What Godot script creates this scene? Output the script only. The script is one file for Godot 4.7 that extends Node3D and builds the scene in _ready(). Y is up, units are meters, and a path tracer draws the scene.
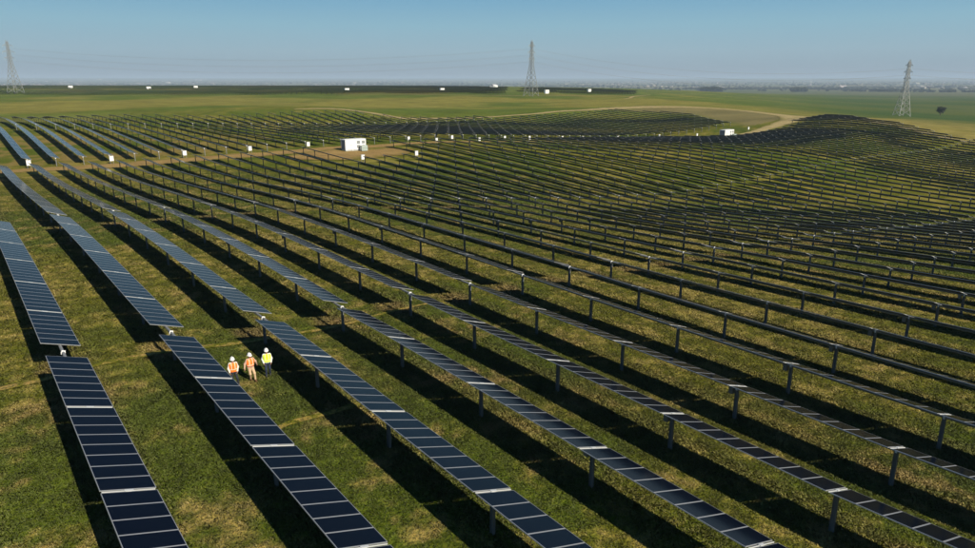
extends Node3D

# ---------------------------------------------------------------- the place
# x runs east, -z runs north along the solar rows, y is up; the drone hovers over the origin
const HEADING := 0.66664
const EYE := 16.7
const ROW_FIRST := 3.116
const ROW_STEP := 5.3304
const BAY := 7.6
const TUBE_UP := 1.72
const TILT := 0.314
const MODULE := 0.93
const WIDE := 1.88
const HEIGHTS := [
	[-77,-75,-73,-70,-68,-65,-62,-60,-58,-57,-56,-56,-57,-59,-60,-63,-65,-67,-70,-73,-75,-78,-80,-83,-86,-89,-92,-95,-98,-101,-105,-108,-111],
	[-44,-42,-40,-37,-34,-31,-28,-25,-23,-21,-20,-20,-21,-23,-25,-28,-30,-33,-35,-37,-39,-42,-44,-46,-48,-51,-54,-56,-59,-62,-64,-67,-70],
	[-19,-17,-15,-12,-9,-6,-3,1,4,6,7,7,5,3,0,-2,-5,-7,-9,-10,-12,-13,-15,-17,-18,-20,-23,-25,-27,-29,-31,-34,-36],
	[0,1,3,5,8,11,14,17,20,22,23,23,21,18,16,14,12,11,9,9,8,7,6,5,4,2,1,-1,-3,-4,-6,-7,-9],
	[14,15,16,17,19,22,24,26,28,29,30,29,27,25,23,22,21,20,20,20,20,20,20,20,19,18,16,15,14,13,12,12,12],
	[25,25,25,26,27,29,30,32,32,33,32,31,29,27,26,25,25,24,24,24,24,25,25,26,25,24,23,22,22,22,23,24,24],
	[34,34,34,34,34,35,35,36,36,35,34,33,31,29,28,27,26,25,24,24,23,22,22,22,21,21,22,22,24,25,27,29,30],
	[43,42,42,41,41,41,40,40,39,38,37,36,34,32,30,28,27,25,23,21,19,16,14,13,13,14,16,18,20,23,25,28,31],
	[51,51,50,49,48,47,46,45,44,43,41,39,37,35,32,30,27,25,22,18,15,12,9,7,6,7,9,12,15,18,21,25,28],
	[60,59,58,57,56,55,53,52,50,48,46,43,41,38,35,32,29,25,22,18,14,10,7,5,4,3,4,6,9,12,15,19,23],
	[68,68,67,65,64,63,61,59,56,54,51,48,44,41,37,34,30,26,22,18,14,10,6,4,2,0,0,1,3,5,9,13,17],
	[77,77,76,74,73,71,69,66,63,60,56,52,48,44,40,35,31,27,22,18,14,10,6,3,0,-3,-4,-4,-4,-1,2,5,10],
	[88,87,85,84,82,80,78,75,71,67,62,57,52,46,41,36,31,27,22,17,13,9,5,1,-3,-6,-9,-10,-10,-9,-6,-2,2],
	[99,98,97,95,93,90,88,84,80,75,68,61,55,48,42,36,31,26,20,15,11,6,2,-2,-7,-10,-14,-16,-17,-16,-14,-11,-7],
	[112,111,110,108,106,104,101,97,91,83,74,65,56,48,42,35,29,23,17,11,6,1,-4,-9,-13,-17,-21,-23,-25,-25,-24,-21,-17],
	[127,125,124,122,120,118,115,110,102,92,80,67,55,46,39,32,26,19,11,4,-2,-8,-13,-18,-22,-26,-30,-34,-36,-37,-35,-33,-28],
	[141,139,137,134,131,127,122,115,103,90,79,59,44,38,34,27,19,11,2,-6,-13,-20,-26,-31,-36,-40,-44,-47,-50,-50,-49,-46,-41],
	[153,150,147,143,138,131,123,111,97,81,64,47,39,43,34,20,8,-2,-11,-20,-28,-35,-42,-48,-54,-58,-62,-65,-67,-67,-66,-62,-56],
	[163,159,155,149,142,134,124,112,98,84,70,58,50,42,30,13,0,-13,-26,-35,-44,-54,-63,-70,-76,-80,-83,-85,-86,-86,-84,-79,-72],
	[171,166,161,154,147,138,127,115,102,89,75,62,49,36,22,7,-8,-23,-35,-49,-66,-80,-91,-98,-104,-107,-109,-110,-109,-107,-102,-96,-87],
	[176,170,164,157,149,139,129,117,104,89,75,59,43,26,8,-11,-29,-48,-66,-85,-104,-120,-128,-133,-137,-139,-140,-140,-137,-132,-126,-117,-106],
	[174,167,160,153,145,136,125,112,98,83,67,49,29,8,-15,-39,-63,-86,-109,-129,-147,-160,-168,-171,-176,-179,-181,-179,-174,-166,-156,-144,-130],
	[158,152,146,140,132,123,113,99,84,67,50,30,7,-19,-48,-78,-108,-136,-161,-183,-201,-212,-219,-223,-235,-238,-236,-230,-222,-211,-197,-180,-162],
	[128,125,120,114,107,99,88,75,54,36,23,4,-22,-55,-92,-129,-165,-199,-228,-254,-274,-290,-302,-311,-312,-308,-302,-294,-283,-268,-249,-227,-202],
	[90,87,83,77,69,59,47,32,14,-2,-17,-37,-66,-107,-149,-194,-236,-274,-308,-338,-363,-381,-393,-398,-396,-389,-382,-373,-360,-341,-317,-288,-254],
	[48,44,39,31,21,9,-5,-21,-38,-56,-76,-101,-133,-172,-217,-267,-305,-348,-391,-429,-460,-483,-497,-503,-502,-495,-484,-475,-460,-437,-404,-364,-317],
	[6,1,-6,-16,-28,-43,-60,-78,-97,-116,-139,-165,-196,-233,-274,-319,-367,-417,-468,-515,-553,-583,-604,-616,-620,-618,-613,-605,-586,-555,-510,-454,-390],
	[-30,-36,-45,-57,-73,-91,-112,-132,-151,-170,-189,-212,-239,-271,-310,-354,-403,-457,-513,-567,-613,-659,-690,-708,-718,-725,-728,-727,-712,-679,-624,-551,-467],
	[-57,-64,-74,-86,-104,-128,-155,-178,-194,-206,-217,-232,-252,-278,-310,-350,-396,-449,-506,-566,-626,-682,-716,-740,-758,-777,-796,-817,-835,-797,-727,-639,-540],
	[-71,-81,-94,-106,-119,-145,-188,-213,-212,-207,-210,-217,-229,-247,-273,-305,-345,-392,-444,-497,-550,-598,-637,-678,-720,-762,-800,-831,-846,-825,-771,-693,-601],
	[-62,-76,-97,-123,-152,-157,-173,-173,-161,-158,-166,-162,-170,-189,-207,-231,-266,-309,-353,-396,-437,-478,-524,-578,-636,-693,-746,-787,-810,-806,-776,-721,-650],
	[-18,-28,-43,-62,-77,-82,-79,-83,-92,-88,-90,-92,-87,-123,-115,-154,-194,-246,-287,-317,-340,-363,-396,-444,-510,-589,-660,-728,-772,-788,-778,-744,-691],
	[54,56,54,47,36,24,8,-10,-27,-41,-51,-59,-69,-86,-105,-135,-202,-253,-289,-309,-314,-309,-315,-343,-390,-482,-597,-687,-751,-783,-785,-763,-722],
	[129,144,153,154,144,119,84,46,9,-26,-58,-85,-108,-132,-162,-204,-255,-312,-361,-386,-399,-393,-373,-354,-353,-412,-536,-662,-742,-779,-783,-764,-729],
	[184,206,220,222,207,161,119,75,27,-24,-76,-126,-162,-191,-225,-267,-316,-374,-435,-497,-531,-521,-477,-404,-335,-334,-461,-611,-695,-724,-730,-722,-699],
	[202,227,242,241,220,183,147,110,67,22,-33,-108,-183,-238,-276,-307,-334,-383,-448,-511,-549,-546,-500,-399,-295,-259,-302,-392,-483,-563,-616,-641,-642],
	[182,204,215,210,182,118,120,144,137,159,175,165,74,-104,-228,-277,-291,-313,-362,-421,-461,-449,-366,-225,-83,-19,-79,-209,-348,-467,-548,-592,-604],
	[133,147,148,127,71,-40,11,149,246,324,393,435,370,134,-88,-147,-130,-110,-173,-270,-310,-293,-218,-93,16,36,-85,-267,-430,-542,-603,-624,-615],
	[83,96,101,103,108,136,204,271,315,345,352,317,225,92,-16,-51,-21,31,62,47,2,-4,-10,-32,-78,-172,-324,-506,-650,-706,-718,-699,-657],
	[54,68,78,92,117,161,216,260,280,273,242,187,106,13,-50,-59,-37,10,91,162,197,191,106,-19,-156,-306,-468,-619,-732,-790,-797,-764,-704],
	[59,78,93,105,118,163,223,257,260,242,209,168,119,68,28,6,6,32,84,140,167,144,60,-71,-230,-399,-562,-704,-808,-867,-878,-846,-778],
	[98,131,164,199,241,270,286,294,291,279,261,241,219,194,167,138,116,110,124,138,129,78,-20,-160,-329,-509,-683,-832,-942,-1004,-1017,-985,-917],
	[149,189,228,265,297,319,330,334,334,332,332,335,340,340,328,302,270,240,222,198,150,65,-65,-235,-431,-639,-841,-1016,-1142,-1207,-1217,-1181,-1110],
	[197,237,274,305,328,344,353,360,366,375,389,407,428,444,448,438,418,390,341,273,183,61,-106,-306,-529,-766,-1010,-1233,-1378,-1435,-1432,-1386,-1309],
	[242,280,312,337,355,365,370,377,387,402,422,445,468,487,498,496,479,441,380,290,168,12,-179,-399,-639,-892,-1145,-1370,-1519,-1582,-1583,-1540,-1465],
	[289,326,354,372,381,384,384,388,398,415,437,461,483,502,513,512,495,454,384,281,141,-37,-251,-492,-748,-1002,-1238,-1433,-1572,-1646,-1661,-1629,-1560],
	[343,383,412,428,430,421,409,408,420,438,459,481,500,513,521,522,505,461,386,275,124,-70,-307,-573,-846,-1105,-1332,-1511,-1635,-1700,-1712,-1677,-1608],
	[403,451,488,511,520,511,491,484,491,504,521,537,549,557,559,552,526,473,384,258,94,-114,-375,-664,-955,-1223,-1445,-1611,-1716,-1761,-1753,-1702,-1619],
	[458,519,567,600,616,618,610,602,600,604,611,620,627,628,621,599,555,482,373,225,35,-197,-466,-756,-1047,-1315,-1537,-1702,-1788,-1804,-1770,-1697,-1596],
	[498,574,635,677,701,708,705,697,690,687,688,691,693,689,674,641,585,498,373,208,0,-247,-523,-814,-1098,-1356,-1568,-1717,-1793,-1800,-1753,-1665,-1548],
	[507,602,679,734,764,769,758,742,728,719,716,715,714,708,692,658,601,512,385,214,-3,-263,-554,-859,-1152,-1407,-1606,-1737,-1798,-1795,-1737,-1637,-1506],
	[460,575,674,749,789,786,751,717,695,681,673,668,665,658,643,614,565,489,375,215,3,-268,-589,-935,-1263,-1534,-1724,-1831,-1866,-1842,-1769,-1658,-1517],
	[322,448,563,660,726,727,674,621,584,559,542,531,522,513,497,471,430,366,274,143,-38,-300,-664,-1079,-1472,-1769,-1931,-1991,-1990,-1946,-1863,-1749,-1612],
	[69,185,288,373,426,439,418,383,348,320,298,283,270,255,236,207,163,99,8,-117,-291,-543,-897,-1303,-1686,-1971,-2108,-2146,-2134,-2086,-2006,-1901,-1778],
	[-282,-191,-112,-51,-10,7,6,-9,-28,-46,-63,-76,-90,-107,-132,-171,-227,-306,-414,-558,-749,-990,-1276,-1579,-1861,-2080,-2218,-2280,-2284,-2245,-2176,-2085,-1979],
	[-690,-626,-573,-532,-504,-489,-484,-487,-495,-503,-510,-517,-526,-543,-572,-619,-687,-780,-901,-1053,-1236,-1446,-1673,-1900,-2104,-2267,-2376,-2432,-2440,-2410,-2353,-2275,-2186],
	[-1112,-1073,-1043,-1022,-1007,-996,-989,-989,-993,-997,-996,-994,-996,-1008,-1036,-1087,-1162,-1262,-1385,-1532,-1698,-1879,-2065,-2241,-2394,-2510,-2583,-2613,-2608,-2576,-2523,-2457,-2381],
	[-1514,-1493,-1478,-1470,-1465,-1458,-1453,-1453,-1456,-1459,-1456,-1450,-1450,-1462,-1490,-1541,-1616,-1713,-1828,-1961,-2108,-2263,-2418,-2563,-2684,-2763,-2794,-2788,-2761,-2722,-2672,-2616,-2553],
	[-1874,-1862,-1854,-1850,-1848,-1846,-1845,-1846,-1847,-1848,-1848,-1850,-1858,-1875,-1906,-1955,-2022,-2107,-2206,-2319,-2441,-2566,-2690,-2803,-2894,-2943,-2936,-2902,-2866,-2831,-2791,-2747,-2699],
	[-2184,-2177,-2173,-2171,-2170,-2171,-2171,-2173,-2175,-2178,-2182,-2189,-2202,-2224,-2255,-2299,-2356,-2425,-2505,-2593,-2686,-2779,-2865,-2939,-2990,-3012,-3003,-2977,-2947,-2920,-2890,-2856,-2819],
	[-2441,-2437,-2435,-2434,-2435,-2436,-2438,-2440,-2443,-2448,-2455,-2465,-2479,-2500,-2529,-2566,-2611,-2664,-2724,-2788,-2854,-2917,-2973,-3018,-3047,-3060,-3056,-3041,-3020,-2997,-2971,-2944,-2916],
	[-2643,-2641,-2640,-2640,-2641,-2643,-2645,-2648,-2651,-2656,-2664,-2673,-2687,-2705,-2728,-2756,-2790,-2828,-2870,-2913,-2957,-2997,-3033,-3060,-3078,-3086,-3084,-3075,-3061,-3043,-3024,-3003,-2981],
	[-2787,-2786,-2786,-2786,-2787,-2789,-2791,-2793,-2797,-2801,-2807,-2815,-2825,-2838,-2855,-2874,-2897,-2922,-2949,-2977,-3003,-3028,-3049,-3065,-3076,-3081,-3080,-3074,-3065,-3053,-3040,-3025,-3010],
	[-2869,-2869,-2869,-2870,-2870,-2871,-2873,-2874,-2877,-2880,-2884,-2889,-2895,-2903,-2913,-2925,-2938,-2952,-2967,-2983,-2997,-3010,-3022,-3030,-3036,-3038,-3038,-3034,-3029,-3022,-3014,-3005,-2996],
	[-2885,-2885,-2885,-2886,-2886,-2887,-2887,-2888,-2889,-2891,-2892,-2894,-2897,-2901,-2905,-2910,-2915,-2921,-2928,-2934,-2939,-2945,-2950,-2953,-2956,-2956,-2955,-2954,-2952,-2949,-2945,-2941,-2938],
	[-2830,-2830,-2830,-2831,-2831,-2830,-2830,-2830,-2831,-2831,-2830,-2830,-2830,-2831,-2831,-2831,-2831,-2832,-2832,-2832,-2832,-2831,-2833,-2834,-2834,-2833,-2832,-2832,-2833,-2833,-2832,-2831,-2831],
	[-2698,-2698,-2698,-2698,-2698,-2697,-2697,-2696,-2696,-2695,-2694,-2692,-2691,-2689,-2687,-2685,-2683,-2681,-2679,-2676,-2674,-2672,-2670,-2670,-2669,-2668,-2667,-2668,-2668,-2669,-2670,-2672,-2673],
	[-2479,-2479,-2479,-2479,-2479,-2478,-2478,-2477,-2476,-2475,-2473,-2472,-2470,-2467,-2465,-2462,-2460,-2457,-2454,-2451,-2449,-2446,-2444,-2443,-2442,-2441,-2441,-2441,-2442,-2443,-2444,-2446,-2448],
	[-2163,-2163,-2163,-2163,-2163,-2162,-2162,-2161,-2160,-2159,-2158,-2157,-2155,-2153,-2151,-2149,-2147,-2145,-2143,-2141,-2138,-2137,-2135,-2134,-2133,-2132,-2132,-2132,-2133,-2134,-2135,-2136,-2138],
	[-1739,-1739,-1739,-1739,-1739,-1739,-1738,-1738,-1738,-1737,-1736,-1736,-1735,-1734,-1733,-1732,-1731,-1729,-1728,-1727,-1726,-1725,-1724,-1724,-1723,-1723,-1723,-1723,-1723,-1724,-1724,-1725,-1726],
	[-1197,-1196,-1197,-1197,-1197,-1197,-1196,-1196,-1197,-1197,-1196,-1196,-1196,-1196,-1196,-1196,-1195,-1195,-1195,-1195,-1195,-1195,-1195,-1195,-1195,-1194,-1194,-1194,-1195,-1195,-1195,-1194,-1195],
	[-523,-522,-523,-523,-523,-523,-523,-523,-523,-524,-524,-524,-524,-525,-525,-525,-526,-526,-526,-527,-527,-527,-528,-528,-528,-528,-528,-528,-528,-528,-528,-527,-527],
	[306,306,306,306,306,306,305,305,305,305,304,304,304,303,303,302,302,301,301,300,300,300,299,299,299,299,299,299,299,299,299,299,299],
	[1315,1315,1315,1315,1315,1315,1315,1315,1315,1314,1314,1313,1313,1313,1313,1312,1312,1312,1312,1311,1311,1310,1310,1310,1310,1310,1309,1309,1310,1310,1310,1310,1310],
	[2531,2530,2531,2533,2533,2531,2530,2531,2532,2532,2531,2529,2530,2532,2532,2530,2529,2529,2531,2531,2529,2528,2529,2530,2530,2529,2527,2529,2530,2530,2529,2528,2529],
	[3980,3977,3980,3983,3983,3980,3977,3980,3983,3983,3980,3977,3980,3983,3983,3980,3977,3980,3983,3983,3980,3977,3980,3983,3983,3980,3977,3980,3983,3983,3980,3977,3980],
	[5662,5662,5662,5663,5663,5662,5662,5662,5663,5663,5662,5662,5662,5663,5663,5663,5662,5663,5664,5664,5663,5663,5663,5664,5664,5663,5663,5663,5664,5664,5664,5663,5664],
	[7514,7514,7514,7513,7513,7513,7513,7513,7513,7513,7513,7514,7514,7514,7514,7514,7514,7514,7514,7514,7514,7514,7514,7514,7514,7515,7515,7515,7515,7515,7515,7515,7515],
	[9464,9464,9463,9462,9462,9463,9464,9463,9462,9462,9463,9464,9463,9462,9462,9463,9464,9463,9462,9463,9464,9464,9464,9463,9463,9464,9465,9464,9463,9463,9464,9465,9464],
	[11441,11443,11441,11438,11438,11441,11443,11441,11439,11439,11441,11443,11441,11439,11439,11441,11443,11441,11439,11439,11441,11443,11441,11439,11439,11441,11443,11441,11438,11438,11441,11443,11441],
	[13391,13392,13392,13391,13391,13392,13393,13393,13392,13392,13393,13393,13393,13392,13392,13393,13393,13393,13392,13392,13393,13393,13392,13392,13392,13392,13392,13392,13391,13391,13391,13392,13391],
	[15309,15310,15310,15310,15311,15311,15311,15312,15312,15312,15312,15312,15312,15312,15312,15313,15313,15312,15312,15312,15312,15312,15312,15311,15311,15311,15311,15310,15310,15309,15309,15309,15308],
	[17194,17195,17195,17196,17197,17197,17198,17199,17199,17199,17200,17200,17200,17200,17200,17200,17200,17200,17200,17200,17200,17199,17199,17199,17198,17198,17197,17196,17196,17195,17194,17193,17192],
	[19046,19047,19048,19050,19051,19052,19053,19053,19054,19055,19055,19056,19056,19056,19056,19056,19056,19056,19056,19056,19055,19055,19054,19054,19053,19052,19051,19051,19049,19048,19047,19046,19044],
	[20866,20868,20870,20871,20873,20874,20875,20877,20878,20878,20879,20880,20880,20881,20881,20881,20881,20881,20881,20880,20880,20879,20878,20878,20877,20875,20874,20873,20872,20870,20868,20866,20864],
	[22654,22657,22659,22661,22664,22665,22667,22669,22670,22671,22672,22673,22674,22674,22674,22675,22675,22674,22674,22674,22673,22672,22671,22670,22669,22667,22666,22664,22662,22660,22658,22655,22653]]
var grid := PackedFloat32Array()
var grid_w := 33
var grid_h := 86
var taken := {}
var mats := {}
var n_coarse := FastNoiseLite.new()
var n_mid := FastNoiseLite.new()
var n_fine := FastNoiseLite.new()
var n_field := FastNoiseLite.new()

func _ready() -> void:
	# camera
	var cam := Camera3D.new()
	cam.name = "camera"
	add_child(cam)
	cam.position = Vector3(0, EYE, 0)
	cam.rotation = Vector3(-deg_to_rad(15.801), -HEADING, 0)
	cam.fov = 43.78
	cam.near = 0.2
	cam.far = 100000.0
	# sky and air
	var env := Environment.new()
	env.background_mode = Environment.BG_SKY
	var sky := Sky.new()
	sky.sky_material = sky_material()
	env.sky = sky
	env.tonemap_mode = Environment.TONE_MAPPER_LINEAR
	env.tonemap_exposure = 1.6
	env.fog_enabled = true
	env.fog_density = 0.00009
	env.fog_light_color = Color(0.80, 0.90, 1.0)
	env.sdfgi_enabled = true
	env.ssao_enabled = true
	env.ssil_enabled = true
	var we := WorldEnvironment.new()
	we.name = "world_environment"
	we.environment = env
	add_child(we)
	# sun: from the south, about 33 degrees up
	var sun := DirectionalLight3D.new()
	sun.name = "sun"
	add_child(sun)
	var el := deg_to_rad(32.8)
	var toward := deg_to_rad(-6.0)
	var dir := Vector3(sin(toward) * cos(el), -sin(el), -cos(toward) * cos(el))
	sun.look_at_from_position(-dir * 100.0, Vector3.ZERO, Vector3.UP)
	sun.light_energy = 1.6
	sun.light_color = Color(1.0, 0.95, 0.86)
	sun.light_angular_distance = 0.5
	sun.shadow_enabled = true

	setup()
	build_ground()
	build_roads()
	build_trackers()
	build_far_arrays()
	build_boxes()
	build_inverters()
	build_pylons()
	build_trees()
	build_distance()
	build_people()
	build_grass()

func sky_material() -> PanoramaSkyMaterial:
	# clear winter sky: pale haze low down, deeper blue overhead
	var stops := [[-90.0, Color(0.10, 0.11, 0.09)], [-1.0, Color(0.14, 0.17, 0.21)], [0.0, Color(0.172, 0.213, 0.248)], [0.8, Color(0.182, 0.234, 0.274)], [2.2, Color(0.196, 0.280, 0.328)], [4.2, Color(0.166, 0.290, 0.358)], [6.4, Color(0.112, 0.245, 0.355)], [14.0, Color(0.062, 0.145, 0.245)], [24.0, Color(0.038, 0.100, 0.200)], [40.0, Color(0.022, 0.068, 0.165)], [90.0, Color(0.014, 0.045, 0.120)]]
	var h := 1440
	var img := Image.create(8, h, false, Image.FORMAT_RGBAF)
	for j in h:
		var e := 90.0 - (j + 0.5) * 180.0 / h
		var c: Color = stops[0][1]
		for i in stops.size() - 1:
			if e >= stops[i][0] and e <= stops[i + 1][0]:
				var t: float = (e - stops[i][0]) / (stops[i + 1][0] - stops[i][0])
				c = stops[i][1].lerp(stops[i + 1][1], t)
		for k in 8:
			img.set_pixel(k, j, c)
	var m := PanoramaSkyMaterial.new()
	m.panorama = ImageTexture.create_from_image(img)
	return m

# ---------------------------------------------------------------- helpers
func setup() -> void:
	for row in HEIGHTS:
		for v in row:
			grid.append(v * 0.01)
	n_coarse.seed = 11; n_coarse.frequency = 0.018; n_coarse.fractal_octaves = 4
	n_mid.seed = 23; n_mid.frequency = 0.16; n_mid.fractal_octaves = 4
	n_fine.seed = 37; n_fine.frequency = 0.75; n_fine.fractal_octaves = 3
	n_field.seed = 5; n_field.frequency = 0.0009; n_field.noise_type = FastNoiseLite.TYPE_CELLULAR; n_field.cellular_return_type = FastNoiseLite.RETURN_CELL_VALUE
	mats.steel = plain(Color(0.20, 0.21, 0.215), 0.6, 0.3)
	mats.zinc = plain(Color(0.55, 0.57, 0.58), 0.5, 0.3)
	mats.post = plain(Color(0.15, 0.16, 0.16), 0.65, 0.3)
	mats.frame = plain(Color(0.30, 0.31, 0.33), 0.42, 0.4)
	mats.glass = plain(Color(0.0024, 0.0042, 0.010), 0.14, 0.0)
	mats.glass.metallic_specular = 0.16
	mats.back = plain(Color(0.012, 0.016, 0.021), 0.7, 0.0)
	mats.white = plain(Color(0.64, 0.65, 0.66), 0.45, 0.0)
	mats.vent = plain(Color(0.12, 0.13, 0.145), 0.6, 0.2)
	mats.grey = plain(Color(0.36, 0.39, 0.40), 0.5, 0.1)
	mats.pylon = plain(Color(0.22, 0.235, 0.23), 0.65, 0.2)
	mats.wire = plain(Color(0.30, 0.31, 0.32), 0.6, 0.3)
	mats.glaze = plain(Color(0.35, 0.42, 0.40), 0.3, 0.0)
	mats.slate = plain(Color(0.15, 0.18, 0.24), 0.5, 0.1)
	mats.wood = plain(Color(0.10, 0.075, 0.05), 0.9, 0.0)
	mats.painted = StandardMaterial3D.new()
	mats.painted.vertex_color_use_as_albedo = true
	mats.painted.roughness = 0.85
	mats.leaf = StandardMaterial3D.new()
	mats.leaf.vertex_color_use_as_albedo = true
	mats.leaf.roughness = 0.8
	mats.leaf.cull_mode = BaseMaterial3D.CULL_DISABLED

func plain(linear: Color, rough: float, metal: float) -> StandardMaterial3D:
	var m := StandardMaterial3D.new()
	m.albedo_color = linear.linear_to_srgb()
	m.roughness = rough
	m.metallic = metal
	return m

func cr(a: float, b: float, c: float, d: float, t: float) -> float:
	return b + 0.5 * t * (c - a + t * (2.0 * a - 5.0 * b + 4.0 * c - d + t * (3.0 * (b - c) + d - a)))

func ring(col: float, v: float) -> float:
	# height at fractional column, row (both clamped)
	var ci := clampi(int(floor(col)), 0, grid_w - 2)
	var ct := clampf(col - ci, 0.0, 1.0)
	var ri := clampi(int(floor(v)), 0, grid_h - 2)
	var rt := clampf(v - ri, 0.0, 1.0)
	var c0 := maxi(ci - 1, 0)
	var c3 := mini(ci + 2, grid_w - 1)
	var res := [0.0, 0.0, 0.0, 0.0]
	for k in 4:
		var o := clampi(ri - 1 + k, 0, grid_h - 1) * grid_w
		res[k] = cr(grid[o + c0], grid[o + ci], grid[o + ci + 1], grid[o + c3], ct)
	return cr(res[0], res[1], res[2], res[3], rt)

func ground_h(x: float, z: float) -> float:
	var r := sqrt(x * x + z * z)
	var v := (log(r + 3.0) - 2.2) / 0.1
	var a := rad_to_deg(wrapf(atan2(x, -z) - HEADING, -PI, PI))
	if absf(a) <= 48.0:
		return ring((a + 48.0) / 3.0, v)
	var t := (a - 48.0) / 264.0 if a > 0.0 else (a + 312.0) / 264.0
	return lerpf(ring(32.0, v), ring(0.0, v), smoothstep(0.0, 1.0, t))

func at(x: float, north: float, up := 0.0) -> Vector3:
	return Vector3(x, ground_h(x, -north) + up, -north)

func numbered(called: String) -> String:
	taken[called] = taken.get(called, -1) + 1
	return called if taken[called] == 0 else "%s_%03d" % [called, taken[called]]

func tag(o: Node, label: String, category: String, group := "", kind := "") -> void:
	if label: o.set_meta("label", label)
	if category: o.set_meta("category", category)
	if group: o.set_meta("group", group)
	if kind: o.set_meta("kind", kind)

func thing(called: String, where: Vector3, turn: float, label: String, category: String, group := "") -> Node3D:
	var o := Node3D.new()
	o.name = numbered(called)
	add_child(o)
	o.position = where
	o.rotation.y = turn
	tag(o, label, category, group)
	return o

func part(parent: Node3D, called: String, mesh: Mesh, mat: Material = null) -> MeshInstance3D:
	var o := MeshInstance3D.new()
	o.name = called
	o.mesh = mesh
	if mat: o.material_override = mat
	parent.add_child(o, true)
	return o

func tool() -> SurfaceTool:
	var st := SurfaceTool.new()
	st.begin(Mesh.PRIMITIVE_TRIANGLES)
	return st

func quad(st: SurfaceTool, a: Vector3, b: Vector3, c: Vector3, d: Vector3, n: Vector3) -> void:
	var order := [a, b, c, a, c, d]
	if (b - a).cross(c - a).dot(n) > 0.0:
		order = [a, c, b, a, d, c]
	for p in order:
		st.set_normal(n)
		st.add_vertex(p)

func box(st: SurfaceTool, centre: Vector3, size: Vector3, basis := Basis.IDENTITY) -> void:
	var h := size * 0.5
	for axis in 3:
		for s in [-1.0, 1.0]:
			var n := Vector3.ZERO
			n[axis] = s
			var u := Vector3.ZERO
			u[(axis + 1) % 3] = h[(axis + 1) % 3]
			var v := Vector3.ZERO
			v[(axis + 2) % 3] = h[(axis + 2) % 3]
			var o := n * h[axis]
			quad(st, centre + basis * (o - u - v), centre + basis * (o + u - v), centre + basis * (o + u + v), centre + basis * (o - u + v), basis * n)

func bar(st: SurfaceTool, a: Vector3, b: Vector3, w: float, w2 := -1.0) -> void:
	# square bar from a to b, tapering to w2
	if w2 < 0.0: w2 = w
	var d := (b - a).normalized()
	var u := d.cross(Vector3.UP if absf(d.y) < 0.95 else Vector3.RIGHT).normalized()
	var v := d.cross(u)
	var k := [u + v, v - u, -u - v, u - v]
	for i in 4:
		var p: Vector3 = k[i]
		var q: Vector3 = k[(i + 1) % 4]
		quad(st, a + p * w * 0.5, a + q * w * 0.5, b + q * w2 * 0.5, b + p * w2 * 0.5, (p + q).normalized())

func tube(st: SurfaceTool, a: Vector3, b: Vector3, r: float, r2: float, sides := 8, caps := true) -> void:
	var d := (b - a).normalized()
	var u := d.cross(Vector3.UP if absf(d.y) < 0.95 else Vector3.RIGHT).normalized()
	var v := d.cross(u)
	for i in sides:
		var t0 := TAU * i / sides
		var t1 := TAU * (i + 1) / sides
		var p := u * cos(t0) + v * sin(t0)
		var q := u * cos(t1) + v * sin(t1)
		quad(st, a + p * r, a + q * r, b + q * r2, b + p * r2, (p + q).normalized())
		if caps:
			quad(st, a, a + p * r, a + q * r, a, -d)
			quad(st, b, b + p * r2, b + q * r2, b, d)

func done(st: SurfaceTool, mat: Material = null) -> ArrayMesh:
	var m := st.commit()
	if mat: m.surface_set_material(0, mat)
	return m

# ---------------------------------------------------------------- ground
const GREEN := Color(0.103, 0.104, 0.0155)
const LUSH := Color(0.070, 0.090, 0.0130)
const DRY := Color(0.235, 0.185, 0.060)
const MEADOW := Color(0.085, 0.112, 0.019)
const EARTH := Color(0.190, 0.128, 0.066)

const CREST := [[40.0, 284.0], [84.0, 285.0], [93.0, 288.0], [106.0, 296.0], [121.0, 306.0], [139.0, 317.0], [158.0, 320.0]]
const BLOCK_EAST := [[164, 268], [182, 285], [227, 314], [250, 307], [272, 295]]
const LOOP_EAST := [[160, 300], [166, 313], [178, 331], [195, 349], [221, 364], [243, 363], [259, 350], [273, 331]]

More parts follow.
